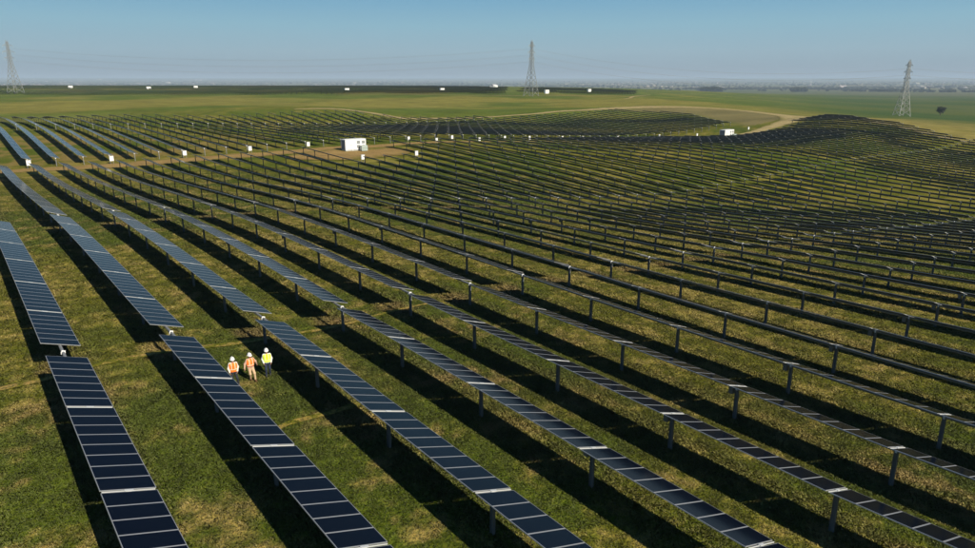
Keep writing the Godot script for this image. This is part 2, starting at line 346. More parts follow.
func ground_colour(x: float, north: float, r: float) -> Color:
	var a := n_coarse.get_noise_2d(x, north)
	var c := GREEN
	if r < 600.0:
		var b := n_mid.get_noise_2d(x, north)
		var f := n_fine.get_noise_2d(x, north) if r < 110.0 else 0.0
		c = LUSH.lerp(GREEN, smoothstep(-0.35, 0.15, a + b * 0.35))
		c = c.lerp(DRY, smoothstep(-0.05, 0.72, b * 0.85 + a * 0.5 + f * 0.75) * 0.85)
		c = c.lerp(EARTH, smoothstep(0.28, 0.6, b * 0.7 - a * 0.5 + f * 0.3) * 0.4)
		c = c * (1.0 + 0.5 * f + 0.15 * b)
		if r < 130.0:
			var off := fposmod(x - ROW_FIRST + ROW_STEP * 0.5, ROW_STEP) - ROW_STEP * 0.5
			var near_end := maxf(1.0 - smoothstep(0.6, 2.4, absf(north - 42.0 + b)), 1.0 - smoothstep(0.6, 2.4, absf(north - 87.6 + b)))
			c = c.lerp(Color(0.21, 0.125, 0.075), near_end * (1.0 - smoothstep(0.5, 1.5, absf(off) + f * 0.5)) * 0.45)
		# bare brown aisles north of the dirt road, tan strip by the north fence
		if north > 176.0 and x < 120.0:
			var w := smoothstep(176.0, 190.0, north) * (1.0 - smoothstep(225.0, 250.0, north)) * (1.0 - smoothstep(30.0, 110.0, x))
			c = c.lerp(EARTH, w * smoothstep(-0.25, 0.25, b + a * 0.5) * 0.75)
			var w2 := smoothstep(335.0, 352.0, north + a * 25.0) * (1.0 - smoothstep(415.0, 440.0, north + a * 25.0)) * (1.0 - smoothstep(50.0, 75.0, x))
			c = c.lerp(Color(0.22, 0.165, 0.085), w2 * 0.85)
	if r > 300.0:
		var far := smoothstep(300.0, 420.0, r)
		var m := MEADOW.lerp(DRY, smoothstep(-0.15, 0.5, n_coarse.get_noise_2d(x * 0.35, north * 0.35) + 0.55 * smoothstep(400.0, 470.0, r) * (1.0 - smoothstep(560.0, 700.0, r)) - 0.1) * 0.6)
		m = m * (1.0 + 0.30 * n_coarse.get_noise_2d(x * 1.7, north * 1.7 + 300.0) + 0.25 * n_mid.get_noise_2d(x * 0.5, north * 0.5))
		var east := smoothstep(0.30, 0.52, wrapf(atan2(x, north) - HEADING, -PI, PI))
		m = m.lerp(Color(0.046, 0.078, 0.021).lerp(Color(0.080, 0.096, 0.029), smoothstep(-0.2, 0.3, n_coarse.get_noise_2d(x * 0.2, north * 0.2))), east * smoothstep(380.0, 480.0, r))
		# dry grass slope outside the crest road
		var slope := east * smoothstep(240.0, 280.0, r) * (1.0 - smoothstep(430.0, 520.0, r))
		m = m.lerp(DRY, slope * (0.55 + 0.5 * a))
		if r > 1800.0:
			var v := n_field.get_noise_2d(x, north * 0.6)
			var plain_c := Color(0.07, 0.09, 0.045).lerp(Color(0.16, 0.13, 0.08), clampf(v * 0.5 + 0.5, 0.0, 1.0))
			m = m.lerp(plain_c, smoothstep(1800.0, 3200.0, r))
		c = c.lerp(m, far)
	if r > 240.0 and r < 620.0:
		# dry straw slope outside the crest road, bare brown ground inside the loop
		var beyond := 284.0
		for i in CREST.size() - 1:
			if north > CREST[i][0]:
				beyond = lerpf(CREST[i][1], CREST[i + 1][1], clampf((north - CREST[i][0]) / (CREST[i + 1][0] - CREST[i][0]), 0.0, 1.0))
		if north < 190.0:
			var k := smoothstep(-2.0, 5.0, x - beyond) * (1.0 - smoothstep(470.0, 600.0, r + 120.0 * a)) * clampf(0.85 + 0.9 * a, 0.0, 1.0)
			c = c.lerp(Color(0.20, 0.165, 0.062) * (1.0 + 0.5 * n_mid.get_noise_2d(x * 0.6, north * 0.6)), k)
		if x > 280.0 and north > 170.0:
			var inside := smoothstep(0.0, 12.0, x - along(BLOCK_EAST, north)) * (1.0 - smoothstep(-8.0, 4.0, x - along(LOOP_EAST, north))) * (1.0 - smoothstep(262.0, 275.0, north))
			c = c.lerp(Color(0.17, 0.135, 0.085) * (1.0 + 0.4 * a), inside * 0.8)
	return c

func grass_material() -> StandardMaterial3D:
	var n := FastNoiseLite.new()
	n.seed = 3; n.frequency = 0.035; n.fractal_octaves = 5; n.fractal_gain = 0.62
	var g := Gradient.new()
	g.set_color(0, Color(0.48, 0.50, 0.44))
	g.set_color(1, Color(1.0, 0.96, 0.86))
	g.add_point(0.42, Color(0.74, 0.78, 0.68))
	g.add_point(0.62, Color(0.90, 0.90, 0.78))
	var t := NoiseTexture2D.new()
	t.width = 1024; t.height = 1024; t.seamless = true; t.noise = n; t.color_ramp = g
	var t2 := NoiseTexture2D.new()
	t2.width = 1024; t2.height = 1024; t2.seamless = true; t2.noise = n; t2.as_normal_map = true; t2.bump_strength = 10.0
	var m := StandardMaterial3D.new()
	m.vertex_color_use_as_albedo = true
	m.albedo_texture = t
	m.normal_enabled = true
	m.normal_texture = t2
	m.normal_scale = 0.8
	m.uv1_triplanar = true
	m.uv1_world_triplanar = true
	m.uv1_scale = Vector3.ONE / 9.0
	m.roughness = 0.95
	m.metallic_specular = 0.15
	return m

func sheet(radii: PackedFloat32Array, angles: PackedFloat32Array) -> ArrayMesh:
	var nr := radii.size()
	var na := angles.size()
	var v := PackedVector3Array(); v.resize(nr * na)
	var col := PackedColorArray(); col.resize(nr * na)
	for i in nr:
		var r := radii[i]
		for j in na:
			var t := angles[j]
			var x := sin(t) * r
			var no := cos(t) * r
			var a := rad_to_deg(wrapf(t - HEADING, -PI, PI))
			var k := i * na + j
			v[k] = Vector3(x, ground_h(x, -no), -no)
			var c := Color(0.1, 0.11, 0.03)
			if absf(a) < 50.0: c = ground_colour(x, no, r)
			else: c = GREEN.lerp(DRY, 0.2) if r < 1800.0 else Color(0.11, 0.11, 0.06)
			col[k] = Color(minf(c.r * 1.5, 1.0), minf(c.g * 1.5, 1.0), minf(c.b * 1.5, 1.0))
	var nor := PackedVector3Array(); nor.resize(nr * na)
	for i in nr:
		for j in na:
			var up := v[mini(i + 1, nr - 1) * na + j] - v[maxi(i - 1, 0) * na + j]
			var side := v[i * na + (j + 1) % na] - v[i * na + (j + na - 1) % na]
			var n := side.cross(up)
			if n.y < 0.0: n = -n
			nor[k_of(i, j, na)] = n.normalized()
	var idx := PackedInt32Array()
	for i in nr - 1:
		for j in na:
			var j2 := (j + 1) % na
			var p := i * na + j
			var q := i * na + j2
			var s := (i + 1) * na + j
			var t := (i + 1) * na + j2
			idx.append_array([p, s, t, p, t, q])
	var arr := []
	arr.resize(Mesh.ARRAY_MAX)
	arr[Mesh.ARRAY_VERTEX] = v
	arr[Mesh.ARRAY_NORMAL] = nor
	arr[Mesh.ARRAY_COLOR] = col
	arr[Mesh.ARRAY_INDEX] = idx
	var m := ArrayMesh.new()
	m.add_surface_from_arrays(Mesh.PRIMITIVE_TRIANGLES, arr)
	return m

func k_of(i: int, j: int, na: int) -> int:
	return i * na + j

func build_ground() -> void:
	var radii := PackedFloat32Array([0.05, 3.0, 6.0, 9.0, 12.0])
	var r := 14.0
	while r < 24000.0:
		radii.append(r)
		r *= 1.0095 if r < 160.0 else (1.012 if r < 700.0 else 1.035)
	var angles := PackedFloat32Array()
	var a := -46.0
	while a < 46.0:
		angles.append(deg_to_rad(a) + HEADING)
		a += 0.24
	while a < 314.0:
		angles.append(deg_to_rad(a) + HEADING)
		a += 6.7
	var m := sheet(radii, angles)
	m.surface_set_material(0, grass_material())
	var o := part(self, "ground", m)
	tag(o, "rolling green pasture with dry tan patches under the solar rows", "", "", "structure")

func road(called: String, pts: Array, widths: Array, lift: float, label: String, tone: Color) -> void:
	# a strip of bare earth draped over the ground, ragged along both edges
	var curve := Curve3D.new()
	for i in pts.size():
		var p := Vector3(pts[i][0], 0, -pts[i][1])
		var t := Vector3.ZERO
		if i > 0 and i < pts.size() - 1:
			t = Vector3(pts[i + 1][0] - pts[i - 1][0], 0, -(pts[i + 1][1] - pts[i - 1][1])) / 6.0
		curve.add_point(p, -t, t)
	var total := curve.get_baked_length()
	var steps := int(total / (1.5 if widths[0] > 1.0 else 0.15))
	var across := 8
	var v := PackedVector3Array()
	var col := PackedColorArray()
	var idx := PackedInt32Array()
	for i in steps + 1:
		var d := total * i / steps
		var c := curve.sample_baked(d)
		var e := curve.sample_baked(minf(d + 0.5, total)) - curve.sample_baked(maxf(d - 0.5, 0.0))
		var side := Vector3(-e.z, 0, e.x).normalized()
		var f := float(i) / steps * (widths.size() - 1)
		var w: float = lerpf(widths[int(f)], widths[mini(int(f) + 1, widths.size() - 1)], f - int(f))
		var wl := w * (0.5 + 0.13 * n_mid.get_noise_1d(d * 1.3 + 40.0) + 0.08 * n_fine.get_noise_1d(d))
		var wr := w * (0.5 + 0.13 * n_mid.get_noise_1d(d * 1.3 + 900.0) + 0.08 * n_fine.get_noise_1d(d + 333.0))
		for k in across + 1:
			var s := lerpf(-wl, wr, float(k) / across)
			var p := c + side * s
			p.y = ground_h(p.x, p.z) + lift
			v.append(p)
			var b := n_mid.get_noise_2d(p.x, p.z) + 0.6 * n_fine.get_noise_2d(p.x * 0.7, p.z * 0.7)
			var cc := tone * (1.0 + 0.35 * b)
			var u := absf(float(k) / across - 0.5) * 2.0
			cc = cc.lerp(GREEN, clampf(smoothstep(0.55, 1.05, u + b * 0.5) * 0.7 + (0.35 * smoothstep(0.1, 0.5, b) if u < 0.2 else 0.0), 0.0, 1.0))
			if widths[0] < 1.0:   # a worn line: broken up by regrown grass
				cc = cc.lerp(GREEN, clampf(smoothstep(-0.35, 0.55, n_fine.get_noise_2d(p.x * 1.7, p.z * 1.7) + 0.5 * n_mid.get_noise_2d(p.x, p.z)) * 1.1, 0.0, 0.95))
			col.append(Color(cc.r * 1.5, cc.g * 1.5, cc.b * 1.5))
	for i in steps:
		for k in across:
			var p := i * (across + 1) + k
			idx.append_array([p, p + across + 2, p + 1, p, p + across + 1, p + across + 2])
	var nor := PackedVector3Array()
	for p in v: nor.append(Vector3.UP)
	var arr := []
	arr.resize(Mesh.ARRAY_MAX)
	arr[Mesh.ARRAY_VERTEX] = v; arr[Mesh.ARRAY_NORMAL] = nor; arr[Mesh.ARRAY_COLOR] = col; arr[Mesh.ARRAY_INDEX] = idx
	var m := ArrayMesh.new()
	m.add_surface_from_arrays(Mesh.PRIMITIVE_TRIANGLES, arr)
	m.surface_set_material(0, mats.dirt)
	var o := part(self, numbered(called), m)
	tag(o, label, "", "", "structure")

func build_roads() -> void:
	mats.dirt = grass_material()
	var tan := Color(0.27, 0.175, 0.09)
	var pale := Color(0.33, 0.255, 0.165)
	road("dirt_road", [[-20, 174.5], [20, 174.5], [60, 174.3], [100, 174.3], [140, 174.8], [175, 175.5]], [8.0, 8.0, 8.0, 7.0, 3.0, 1.5], 0.06, "brown dirt service road crossing between the solar blocks", tan)
	road("gravel_pad", [[66, 164], [80, 163], [92, 162], [99, 165]], [7, 19, 18, 9], 0.10, "bare earth pad around the nearer white inverter cabin", tan)
	road("dirt_path", [[175, 176], [205, 177], [226, 171], [237, 162], [246, 158], [260, 156.5], [281, 158.5], [300, 162]], [1.5, 2.0, 3.0, 6.0, 7.5, 6, 8, 11], 0.06, "tan track climbing right from the farther inverter cabin", pale)
	road("loop_road", [[300, 162], [313, 166], [331, 178], [349, 195], [364, 221], [363, 243], [350, 259], [331, 273], [307, 279], [290, 280], [274, 283], [250, 281], [219, 285], [200, 294], [180, 297], [170, 311], [153, 318.5], [135, 321]], [11, 15, 13, 12, 12, 14, 17, 18, 15, 9, 6, 5, 5, 5, 7, 7, 5, 3], 0.10, "pale dirt road looping round the far end of the panels", pale)
	road("crest_road", [[300, 162], [311, 163.5], [320, 158], [317, 139], [306, 121], [296, 106], [288, 93], [285, 82], [284, 60]], [11, 10, 7, 5, 4, 4, 4, 4, 4], 0.12, "pale dirt road along the crest at the right", Color(0.28, 0.22, 0.145))
	road("worn_track", [[-14, 40.6], [-4, 41.2], [2, 41.0], [5, 41.6], [9, 41.5], [13, 40.9], [20, 41.2], [27, 41.8]], [0.7, 0.75, 0.6, 0.5, 0.75, 0.55, 0.4, 0.3], 0.07, "narrow tan track worn across the grass at the first gap", Color(0.27, 0.19, 0.085))
	road("worn_track", [[9.6, 28.9], [11, 29.4], [13, 29.3], [16, 29.6]], [0.35, 0.45, 0.4, 0.2], 0.06, "short tan scuff in the grass in front of the workers", Color(0.25, 0.18, 0.07))
	road("field_track", [[465, 402], [492, 418], [560, 470], [668, 537]], [3, 4, 4, 3], 0.15, "faint pale track crossing the meadow behind the loop road", pale)
	road("meadow_track", [[300, 610], [410, 500], [440, 476], [540, 470]], [3, 5, 5, 3], 0.15, "pale track on the ridge at the foot of the middle pylon", pale)

# ---------------------------------------------------------------- solar trackers
func module_surfaces(frame: SurfaceTool, glass: SurfaceTool, back: SurfaceTool, z0: float) -> void:
	# one framed module, its glass 2 mm below the rim; z0 is its southern edge along the row
	var w := WIDE * 0.5
	var l := MODULE - 0.018
	var y := 0.135
	var t := 0.036
	var e := 0.024
	var za := z0
	var zb := z0 - l
	quad(frame, Vector3(-w, y, za), Vector3(w, y, za), Vector3(w, y, za - e), Vector3(-w, y, za - e), Vector3.UP)
	quad(frame, Vector3(-w, y, zb), Vector3(w, y, zb), Vector3(w, y, zb + e), Vector3(-w, y, zb + e), Vector3.UP)
	quad(frame, Vector3(-w, y, za - e), Vector3(-w + e, y, za - e), Vector3(-w + e, y, zb + e), Vector3(-w, y, zb + e), Vector3.UP)
	quad(frame, Vector3(w, y, za - e), Vector3(w - e, y, za - e), Vector3(w - e, y, zb + e), Vector3(w, y, zb + e), Vector3.UP)
	quad(frame, Vector3(-w, y, za), Vector3(w, y, za), Vector3(w, y - t, za), Vector3(-w, y - t, za), Vector3.BACK)
	quad(frame, Vector3(-w, y, zb), Vector3(w, y, zb), Vector3(w, y - t, zb), Vector3(-w, y - t, zb), Vector3.FORWARD)
	quad(frame, Vector3(-w, y, za), Vector3(-w, y, zb), Vector3(-w, y - t, zb), Vector3(-w, y - t, za), Vector3.LEFT)
	quad(frame, Vector3(w, y, za), Vector3(w, y, zb), Vector3(w, y - t, zb), Vector3(w, y - t, za), Vector3.RIGHT)
	quad(glass, Vector3(-w + e, y - 0.002, za - e), Vector3(w - e, y - 0.002, za - e), Vector3(w - e, y - 0.002, zb + e), Vector3(-w + e, y - 0.002, zb + e), Vector3.UP)
	quad(back, Vector3(-w, y - t, za), Vector3(w, y - t, za), Vector3(w, y - t, zb), Vector3(-w, y - t, zb), Vector3.DOWN)

func module_mesh(count: int, start: float) -> ArrayMesh:
	var fr := tool()
	var gl := tool()
	var ba := tool()
	for i in count:
		module_surfaces(fr, gl, ba, -start - i * MODULE)
	var m := fr.commit()
	m = gl.commit(m)
	m = ba.commit(m)
	m.surface_set_material(0, mats.frame)
	m.surface_set_material(1, mats.glass)
	m.surface_set_material(2, mats.back)
	return m

func ordinal(n: int) -> String:
	var words := ["", "first", "second", "third", "fourth", "fifth", "sixth", "seventh", "eighth", "ninth", "tenth"]
	if n < words.size(): return words[n]
	var e := "th"
	if n % 10 == 1 and n % 100 != 11: e = "st"
	if n % 10 == 2 and n % 100 != 12: e = "nd"
	if n % 10 == 3 and n % 100 != 13: e = "rd"
	return "%d%s" % [n, e]

func along(table: Array, x: float) -> float:
	for i in table.size() - 1:
		if x <= table[i + 1][0]:
			return lerpf(table[i][1], table[i + 1][1], clampf((x - table[i][0]) / (table[i + 1][0] - table[i][0]), 0.0, 1.0))
	return table[-1][1]

func build_trackers() -> void:
	var one := module_mesh(1, 0.0)
	var strips := {8: module_mesh(8, 0.08), 7: module_mesh(7, 0.08), 70: module_mesh(7, 0.08 + MODULE)}
	var st := tool()
	tube(st, Vector3.ZERO, Vector3(0, 0, -BAY), 0.075, 0.075, 8)
	var tube_mesh := done(st, mats.steel)
	st = tool()
	box(st, Vector3(0, -1.0, 0), Vector3(0.012, 1.98, 0.16))
	for s in [-0.078, 0.078]:
		box(st, Vector3(0, -1.0, s), Vector3(0.13, 1.985, 0.012))
	var post_mesh := done(st, mats.post)
	st = tool()
	box(st, Vector3(0, 0.0, 0), Vector3(0.18, 0.22, 0.06))
	tube(st, Vector3(0, 0, 0.04), Vector3(0, 0, -0.04), 0.11, 0.11, 10)
	var bearing_mesh := done(st, mats.white)
	st = tool()
	box(st, Vector3(0, 0.112, 0), Vector3(WIDE - 0.1, 0.030, 0.030))
	box(st, Vector3(0, 0.130, 0), Vector3(0.30, 0.03, 0.10))
	var rail_mesh := done(st, mats.zinc)
	st = tool()
	box(st, Vector3(0, -0.16, 0), Vector3(0.24, 0.42, 0.22))
	tube(st, Vector3(0.12, -0.12, 0), Vector3(0.34, -0.12, 0), 0.07, 0.07, 8)
	var drive_mesh := done(st, mats.post)

	var north_end := [[0, 356], [30, 353], [45, 340], [60, 330], [80, 312], [110, 306], [150, 309], [167, 301], [180, 289], [200, 286], [220, 278], [250, 274], [274, 274], [290, 272], [306, 266]]
	var c_north := [[0, 171], [214, 171], [226, 163], [234, 148], [252, 148], [262, 152], [281, 154], [300, 156], [320, 154]]
	var d_east := [[164, 266], [182, 282], [227, 311], [250, 304], [272, 292]]
	var crest := [[40, 280], [84, 281], [93, 284], [106, 291], [121, 301], [139, 311], [158, 315]]
	var blocks := [
		{"s": 40.0 - 6.0 * BAY, "n": 6, "r0": 1, "r1": 29, "say": "in the nearest block"},
		{"s": 40.0, "n": 6, "r0": 1, "r1": 55, "say": "in the block past the first gap"},
		{"s": 85.6, "n": 11, "r0": 2, "r1": 64, "say": "in the long block before the dirt road"},
		{"s": 179.3, "n": 11, "r0": 3, "r1": 64, "say": "just beyond the dirt road"},
		{"s": 264.9, "n": 11, "r0": 4, "r1": 62, "say": "in the farthest block by the meadow"}]
	for bi in blocks.size():
		var b: Dictionary = blocks[bi]
		var seen := 0
		for row in range(b.r0, b.r1 + 1):
			var x := ROW_FIRST + ROW_STEP * (row - 1)
			var bays := []
			for k in b.n:
				var n0: float = b.s + k * BAY
				var n1: float = n0 + BAY
				var keep := true
				if bi <= 2: keep = x < along(crest, n1)
				if bi == 2:
					if row >= 15 and row <= 18 and n1 > 147.0: keep = false
					if n1 > along(c_north, x): keep = false
				if bi >= 3: keep = x < along(d_east, n1) and n1 < along(north_end, x)
				if keep: bays.append(n0)
			if bays.size() < 2: continue
			seen += 1
			var fine: bool = (bi == 0 and row <= 22) or (bi == 1 and row <= 16)
			var where := at(x, bays[0])
			var label := "%s solar panel row from the left %s" % [ordinal(seen), b.say]
			var t := thing("solar_tracker", where, 0.0, label, "solar tracker", "rows of tilted solar panels")
			for i in bays.size():
				var n0: float = bays[i]
				var p0 := at(x, n0, TUBE_UP) - where
				var p1 := at(x, n0 + BAY, TUBE_UP) - where
				var f := (p1 - p0)
				var len := f.length()
				f /= len
				var up := Vector3(1, 0, 0).cross(f)
				var tilt := TILT + sin(row * 12.7 + bi * 3.1) * 0.012
				var bx := Vector3(1, 0, 0) * cos(tilt) - up * sin(tilt)
				var by := up * cos(tilt) + Vector3(1, 0, 0) * sin(tilt)
				var bs := Basis(bx, by, -f)
				var first := i == 0
				var last := i == bays.size() - 1
				if fine:
					for k in 8:
						if first and k == 0: continue
						if last and k == 7: continue
						var mo := part(t, "panel", one)
						mo.transform = Transform3D(bs, p0 + f * (0.08 + (len - BAY) * 0.5 + k * MODULE))
					if not first:
						var ra := part(t, "cross_rail", rail_mesh)
						ra.transform = Transform3D(bs, p0)
				else:
					var s := part(t, "panel_strip", strips[70] if first else (strips[7] if last else strips[8]))
					s.transform = Transform3D(bs, p0)
					s.set_meta("kind", "stuff")
				var tu := part(t, "torque_tube", tube_mesh)
				tu.transform = Transform3D(Basis(bx, by, -f * (len / BAY)), p0)
				var po := part(t, "post", post_mesh)
				po.position = p0
				var be := part(t, "bearing", bearing_mesh)
				be.transform = Transform3D(bs, p0)
				if last and bi >= 2:
					var po2 := part(t, "post", post_mesh)
					po2.position = p1 - f * 0.75
				if i == bays.size() / 2 and fine:
					var dr := part(t, "drive_motor", drive_mesh)
					dr.position = p0 + f * 0.3

func build_far_arrays() -> void:
	# more rows on the ridge, too far to tell one table from the next
	var st := tool()
	var tl := Basis(Vector3(0, 0, 1), -TILT)
	box(st, Vector3(0, 1.45, -22.5), Vector3(WIDE, 0.05, 44.0), tl)
	var m := done(st, mats.glass)
	var st2 := tool()
	for k in 4:
		box(st2, Vector3(0, 0.6, -4.0 - k * 12.0), Vector3(0.15, 1.5, 0.15))
	m = st2.commit(m)
	m.surface_set_material(1, mats.steel)
	var xs := []
	for i in 190:
		var x := -40.0 + i * ROW_STEP
		for k in 26:
			var no := 470.0 + k * 46.0
			var a := wrapf(atan2(x, no) - HEADING, -PI, PI)
			var d := cos(a) * sqrt(x * x + no * no)
			var px := tan(a)
			if a < -0.72 or a > 0.21: continue
			var near := 660.0 + 40.0 * n_coarse.get_noise_1d(x * 0.4) + (75.0 if px > 0.05 else 0.0)
			if px > 0.03 and px < 0.075: continue
			if d < near or d > 1290.0: continue
			if d > 860.0 + 20.0 * sin(x * 0.05) and d < 895.0: continue
			xs.append(Transform3D(Basis.IDENTITY, at(x, no, 0.0)))
	var mm := MultiMesh.new()
	mm.transform_format = MultiMesh.TRANSFORM_3D
	mm.mesh = m
	mm.instance_count = xs.size()
	for i in xs.size():
		mm.set_instance_transform(i, xs[i])
	var o := MultiMeshInstance3D.new()
	o.name = "distant_solar_rows"
	o.multimesh = mm
	add_child(o)
	tag(o, "dark band of solar rows on the far ridge behind the meadow", "solar field", "", "stuff")

# ---------------------------------------------------------------- boxes and cabins
func box_parts(t: Node3D) -> void:
	var st := tool()
	box(st, Vector3(0, 1.45, 0), Vector3(0.95, 1.25, 0.36))
	part(t, "cabinet", done(st, mats.white))
	st = tool()
	box(st, Vector3(0, 1.45, 0.19), Vector3(0.86, 1.14, 0.02))
	var d := part(t, "door", done(st, mats.white))
	st = tool()
	box(st, Vector3(0.34, 1.45, 0.215), Vector3(0.03, 0.18, 0.03))
	part(d, "handle", done(st, mats.grey))
	st = tool()
	box(st, Vector3(0, 2.10, 0.04), Vector3(1.06, 0.045, 0.52))
	part(t, "rain_cover", done(st, mats.white))
	for s in [-0.36, 0.36]:
		st = tool()
		box(st, Vector3(s, 0.35, -0.05), Vector3(0.07, 1.0, 0.07))
		part(t, "leg", done(st, mats.steel))

func build_boxes() -> void:
	var spots := [[13.8, 177.3, "beside the leftmost row end across the dirt road"], [29.8, 177.3, "at the fourth row end across the dirt road"], [45.8, 177.3, "at the seventh row end across the dirt road"],
		[61.8, 177.3, "at the tenth row end across the dirt road"], [77.7, 177.3, "behind the nearer inverter cabin at the road"],
		[78.7, 148.5, "in front of the inverter pad, left of two"], [93.9, 148.5, "in front of the inverter pad, right of two"],
		[109.7, 177.6, "first right of the inverter pad, back line"], [115.0, 170.6, "first right of the inverter pad, front line"], [125.6, 177.6, "second right of the inverter pad, back line"], [131.0, 170.6, "second right of the inverter pad, front line"],
		[147.0, 177.6, "third right of the pad, at the dark slope foot"], [152.0, 170.8, "small one between the third and fourth back boxes"], [158.0, 177.6, "fourth right of the pad, at the dark slope foot"], [173.6, 177.6, "fifth right of the pad, at the dark slope foot"],
		[184.0, 177.6, "sixth right of the pad, at the dark slope foot"], [203.0, 177.6, "seventh right of the pad, before the green slope"], [226.0, 176.0, "second left of the farther inverter cabin"], [239.0, 167.5, "just left of the farther inverter cabin"], [265.4, 161.1, "right of the farther inverter cabin on the track"]]
	for s in spots:
		var t := thing("combiner_box", at(s[0], s[1]), 0.0, "white combiner box on legs " + s[2], "electrical box", "white boxes at the row ends")
		box_parts(t)
		t.scale = Vector3.ONE * (0.8 if s[0] > 100.0 else 0.88)

func inverter(x: float, no: float, label: String, far := false) -> void:
	var t := thing("inverter_cabin", at(x, no), 0.0, label, "inverter cabin", "white inverter cabins")
	var L := 6.06
	var W := 2.44
	var st := tool()
	for k in [-1.0, 1.0]:
		box(st, Vector3(0, 0.02, k * 0.9), Vector3(L, 0.5, 0.25))
	for k in 4:
		box(st, Vector3(-2.6 + k * 1.73, 0.0, 0), Vector3(0.4, 0.6, W - 0.1))
	part(t, "skid", done(st, mats.grey))
	st = tool()
	box(st, Vector3(0, 1.65, 0), Vector3(L - 0.06, 2.68, W - 0.06))
	for sx in [-1.0, 1.0]:
		for sz in [-1.0, 1.0]:
			box(st, Vector3(sx * (L * 0.5 - 0.07), 1.65, sz * (W * 0.5 - 0.07)), Vector3(0.16, 2.76, 0.16))
	for k in 5:
		for sz in [-1.0, 1.0]:
			box(st, Vector3(-2.55 + k * 0.55, 1.65, sz * (W * 0.5 - 0.03)), Vector3(0.22, 2.5, 0.05))
	part(t, "body", done(st, mats.white))
	st = tool()
	box(st, Vector3(0, 3.05, 0), Vector3(L + 0.08, 0.10, W + 0.08))
	part(t, "roof", done(st, mats.white))
	for k in 2:
		for j in 2:
			st = tool()
			var c := Vector3(0.85 + k * 1.45, 1.15 + j * 1.1, W * 0.5)
			box(st, c, Vector3(0.95, 0.80, 0.03))
			var v := part(t, "vent", done(st, mats.vent))
			for q in 5:
				st = tool()
				box(st, c + Vector3(0, -0.32 + q * 0.16, 0.03), Vector3(0.93, 0.05, 0.06), Basis(Vector3.RIGHT, 0.5))
				part(v, "louvre", done(st, mats.grey))
	for k in 2:
		st = tool()
		box(st, Vector3(-1.95 + k * 1.15, 1.6, W * 0.5 + 0.02), Vector3(1.02, 2.3, 0.05))
		var d := part(t, "door", done(st, mats.white))
		st = tool()
		box(st, Vector3(-1.55 + k * 0.35, 1.55, W * 0.5 + 0.07), Vector3(0.04, 0.5, 0.05))
		part(d, "handle", done(st, mats.grey))
	st = tool()
	box(st, Vector3(-L * 0.5 + 0.0, 1.62, 0), Vector3(0.07, 2.36, W - 0.36))
	var grille := part(t, "end_grille", done(st, mats.slate))
	for q in 9:
		st = tool()
		box(st, Vector3(-L * 0.5 - 0.05, 0.62 + q * 0.25, 0), Vector3(0.08, 0.05, W - 0.44), Basis(Vector3.BACK, 0.5))
		part(grille, "louvre", done(st, mats.slate))
	st = tool()
	box(st, Vector3(1.75, 0.72, W * 0.5 + 1.15), Vector3(1.7, 1.3, 1.1))
	box(st, Vector3(1.75, 1.40, W * 0.5 + 1.15), Vector3(1.8, 0.07, 1.2))
	var tr := part(t, "transformer", done(st, mats.glaze))
	for q in 6:
		st = tool()
		box(st, Vector3(1.10 + q * 0.26, 0.75, W * 0.5 + 1.76), Vector3(0.05, 0.9, 0.14))
		part(tr, "cooling_fin", done(st, mats.glaze))

func build_inverters() -> void:
	inverter(86.5, 168.0, "white inverter cabin on the bare earth pad by the dirt road")
	inverter(243.5, 157.0, "small white inverter cabin farther off at the right, below the loop road")
	# cabins standing in the far arrays
	var far := [[153.2, 1135.8, "far left white cabin among the ridge panels"], [230.8, 1033.0, "second white cabin from the left on the ridge"], [302.4, 1070.1, "third white cabin from the left on the ridge"], [380.4, 748.6, "white cabin on the ridge, midway to the middle pylon"], [459.1, 667.8, "white cabin on the ridge left of the middle pylon"], [506.0, 543.1, "white cabin just right of the middle pylon"], [664.9, 633.6, "white cabin on the ridge well right of the middle pylon"]]
	for s in far:
		var t := thing("far_cabin", at(s[0], s[1]), 0.0, s[2], "cabin", "white cabins on the far ridge")
		var st := tool()
		box(st, Vector3(0, 2.4, 0), Vector3(5.4, 2.4, 2.4))
		box(st, Vector3(0, 0.6, 0), Vector3(5.0, 1.2, 2.0))
		part(t, "body", done(st, mats.white))
		st = tool()
		box(st, Vector3(0, 3.66, 0), Vector3(5.6, 0.12, 2.6))
		part(t, "roof", done(st, mats.white))
		for k in 3:
			st = tool()
			box(st, Vector3(-1.6 + k * 1.6, 2.3, 1.22), Vector3(0.8, 1.2, 0.06))
			part(t, "vent", done(st, mats.grey))
	# the long white farm shed on the plain
	var f := thing("farm_shed", at(741.2, 925.0), 0.3, "white farm shed beyond the ridge left of the middle pylon", "shed")
	var st := tool()
	box(st, Vector3(0, 2.0, 0), Vector3(12, 4.0, 8))
	part(f, "wall", done(st, mats.white))
	st = tool()
	for s in [-1.0, 1.0]:
		box(st, Vector3(0, 4.7, s * 2.1), Vector3(12.6, 0.15, 4.6), Basis(Vector3.RIGHT, s * 0.32))
	part(f, "roof", done(st, mats.white))
	st = tool()
	box(st, Vector3(-3, 1.8, 4.05), Vector3(3.5, 3.4, 0.1))
	part(f, "door", done(st, mats.grey))

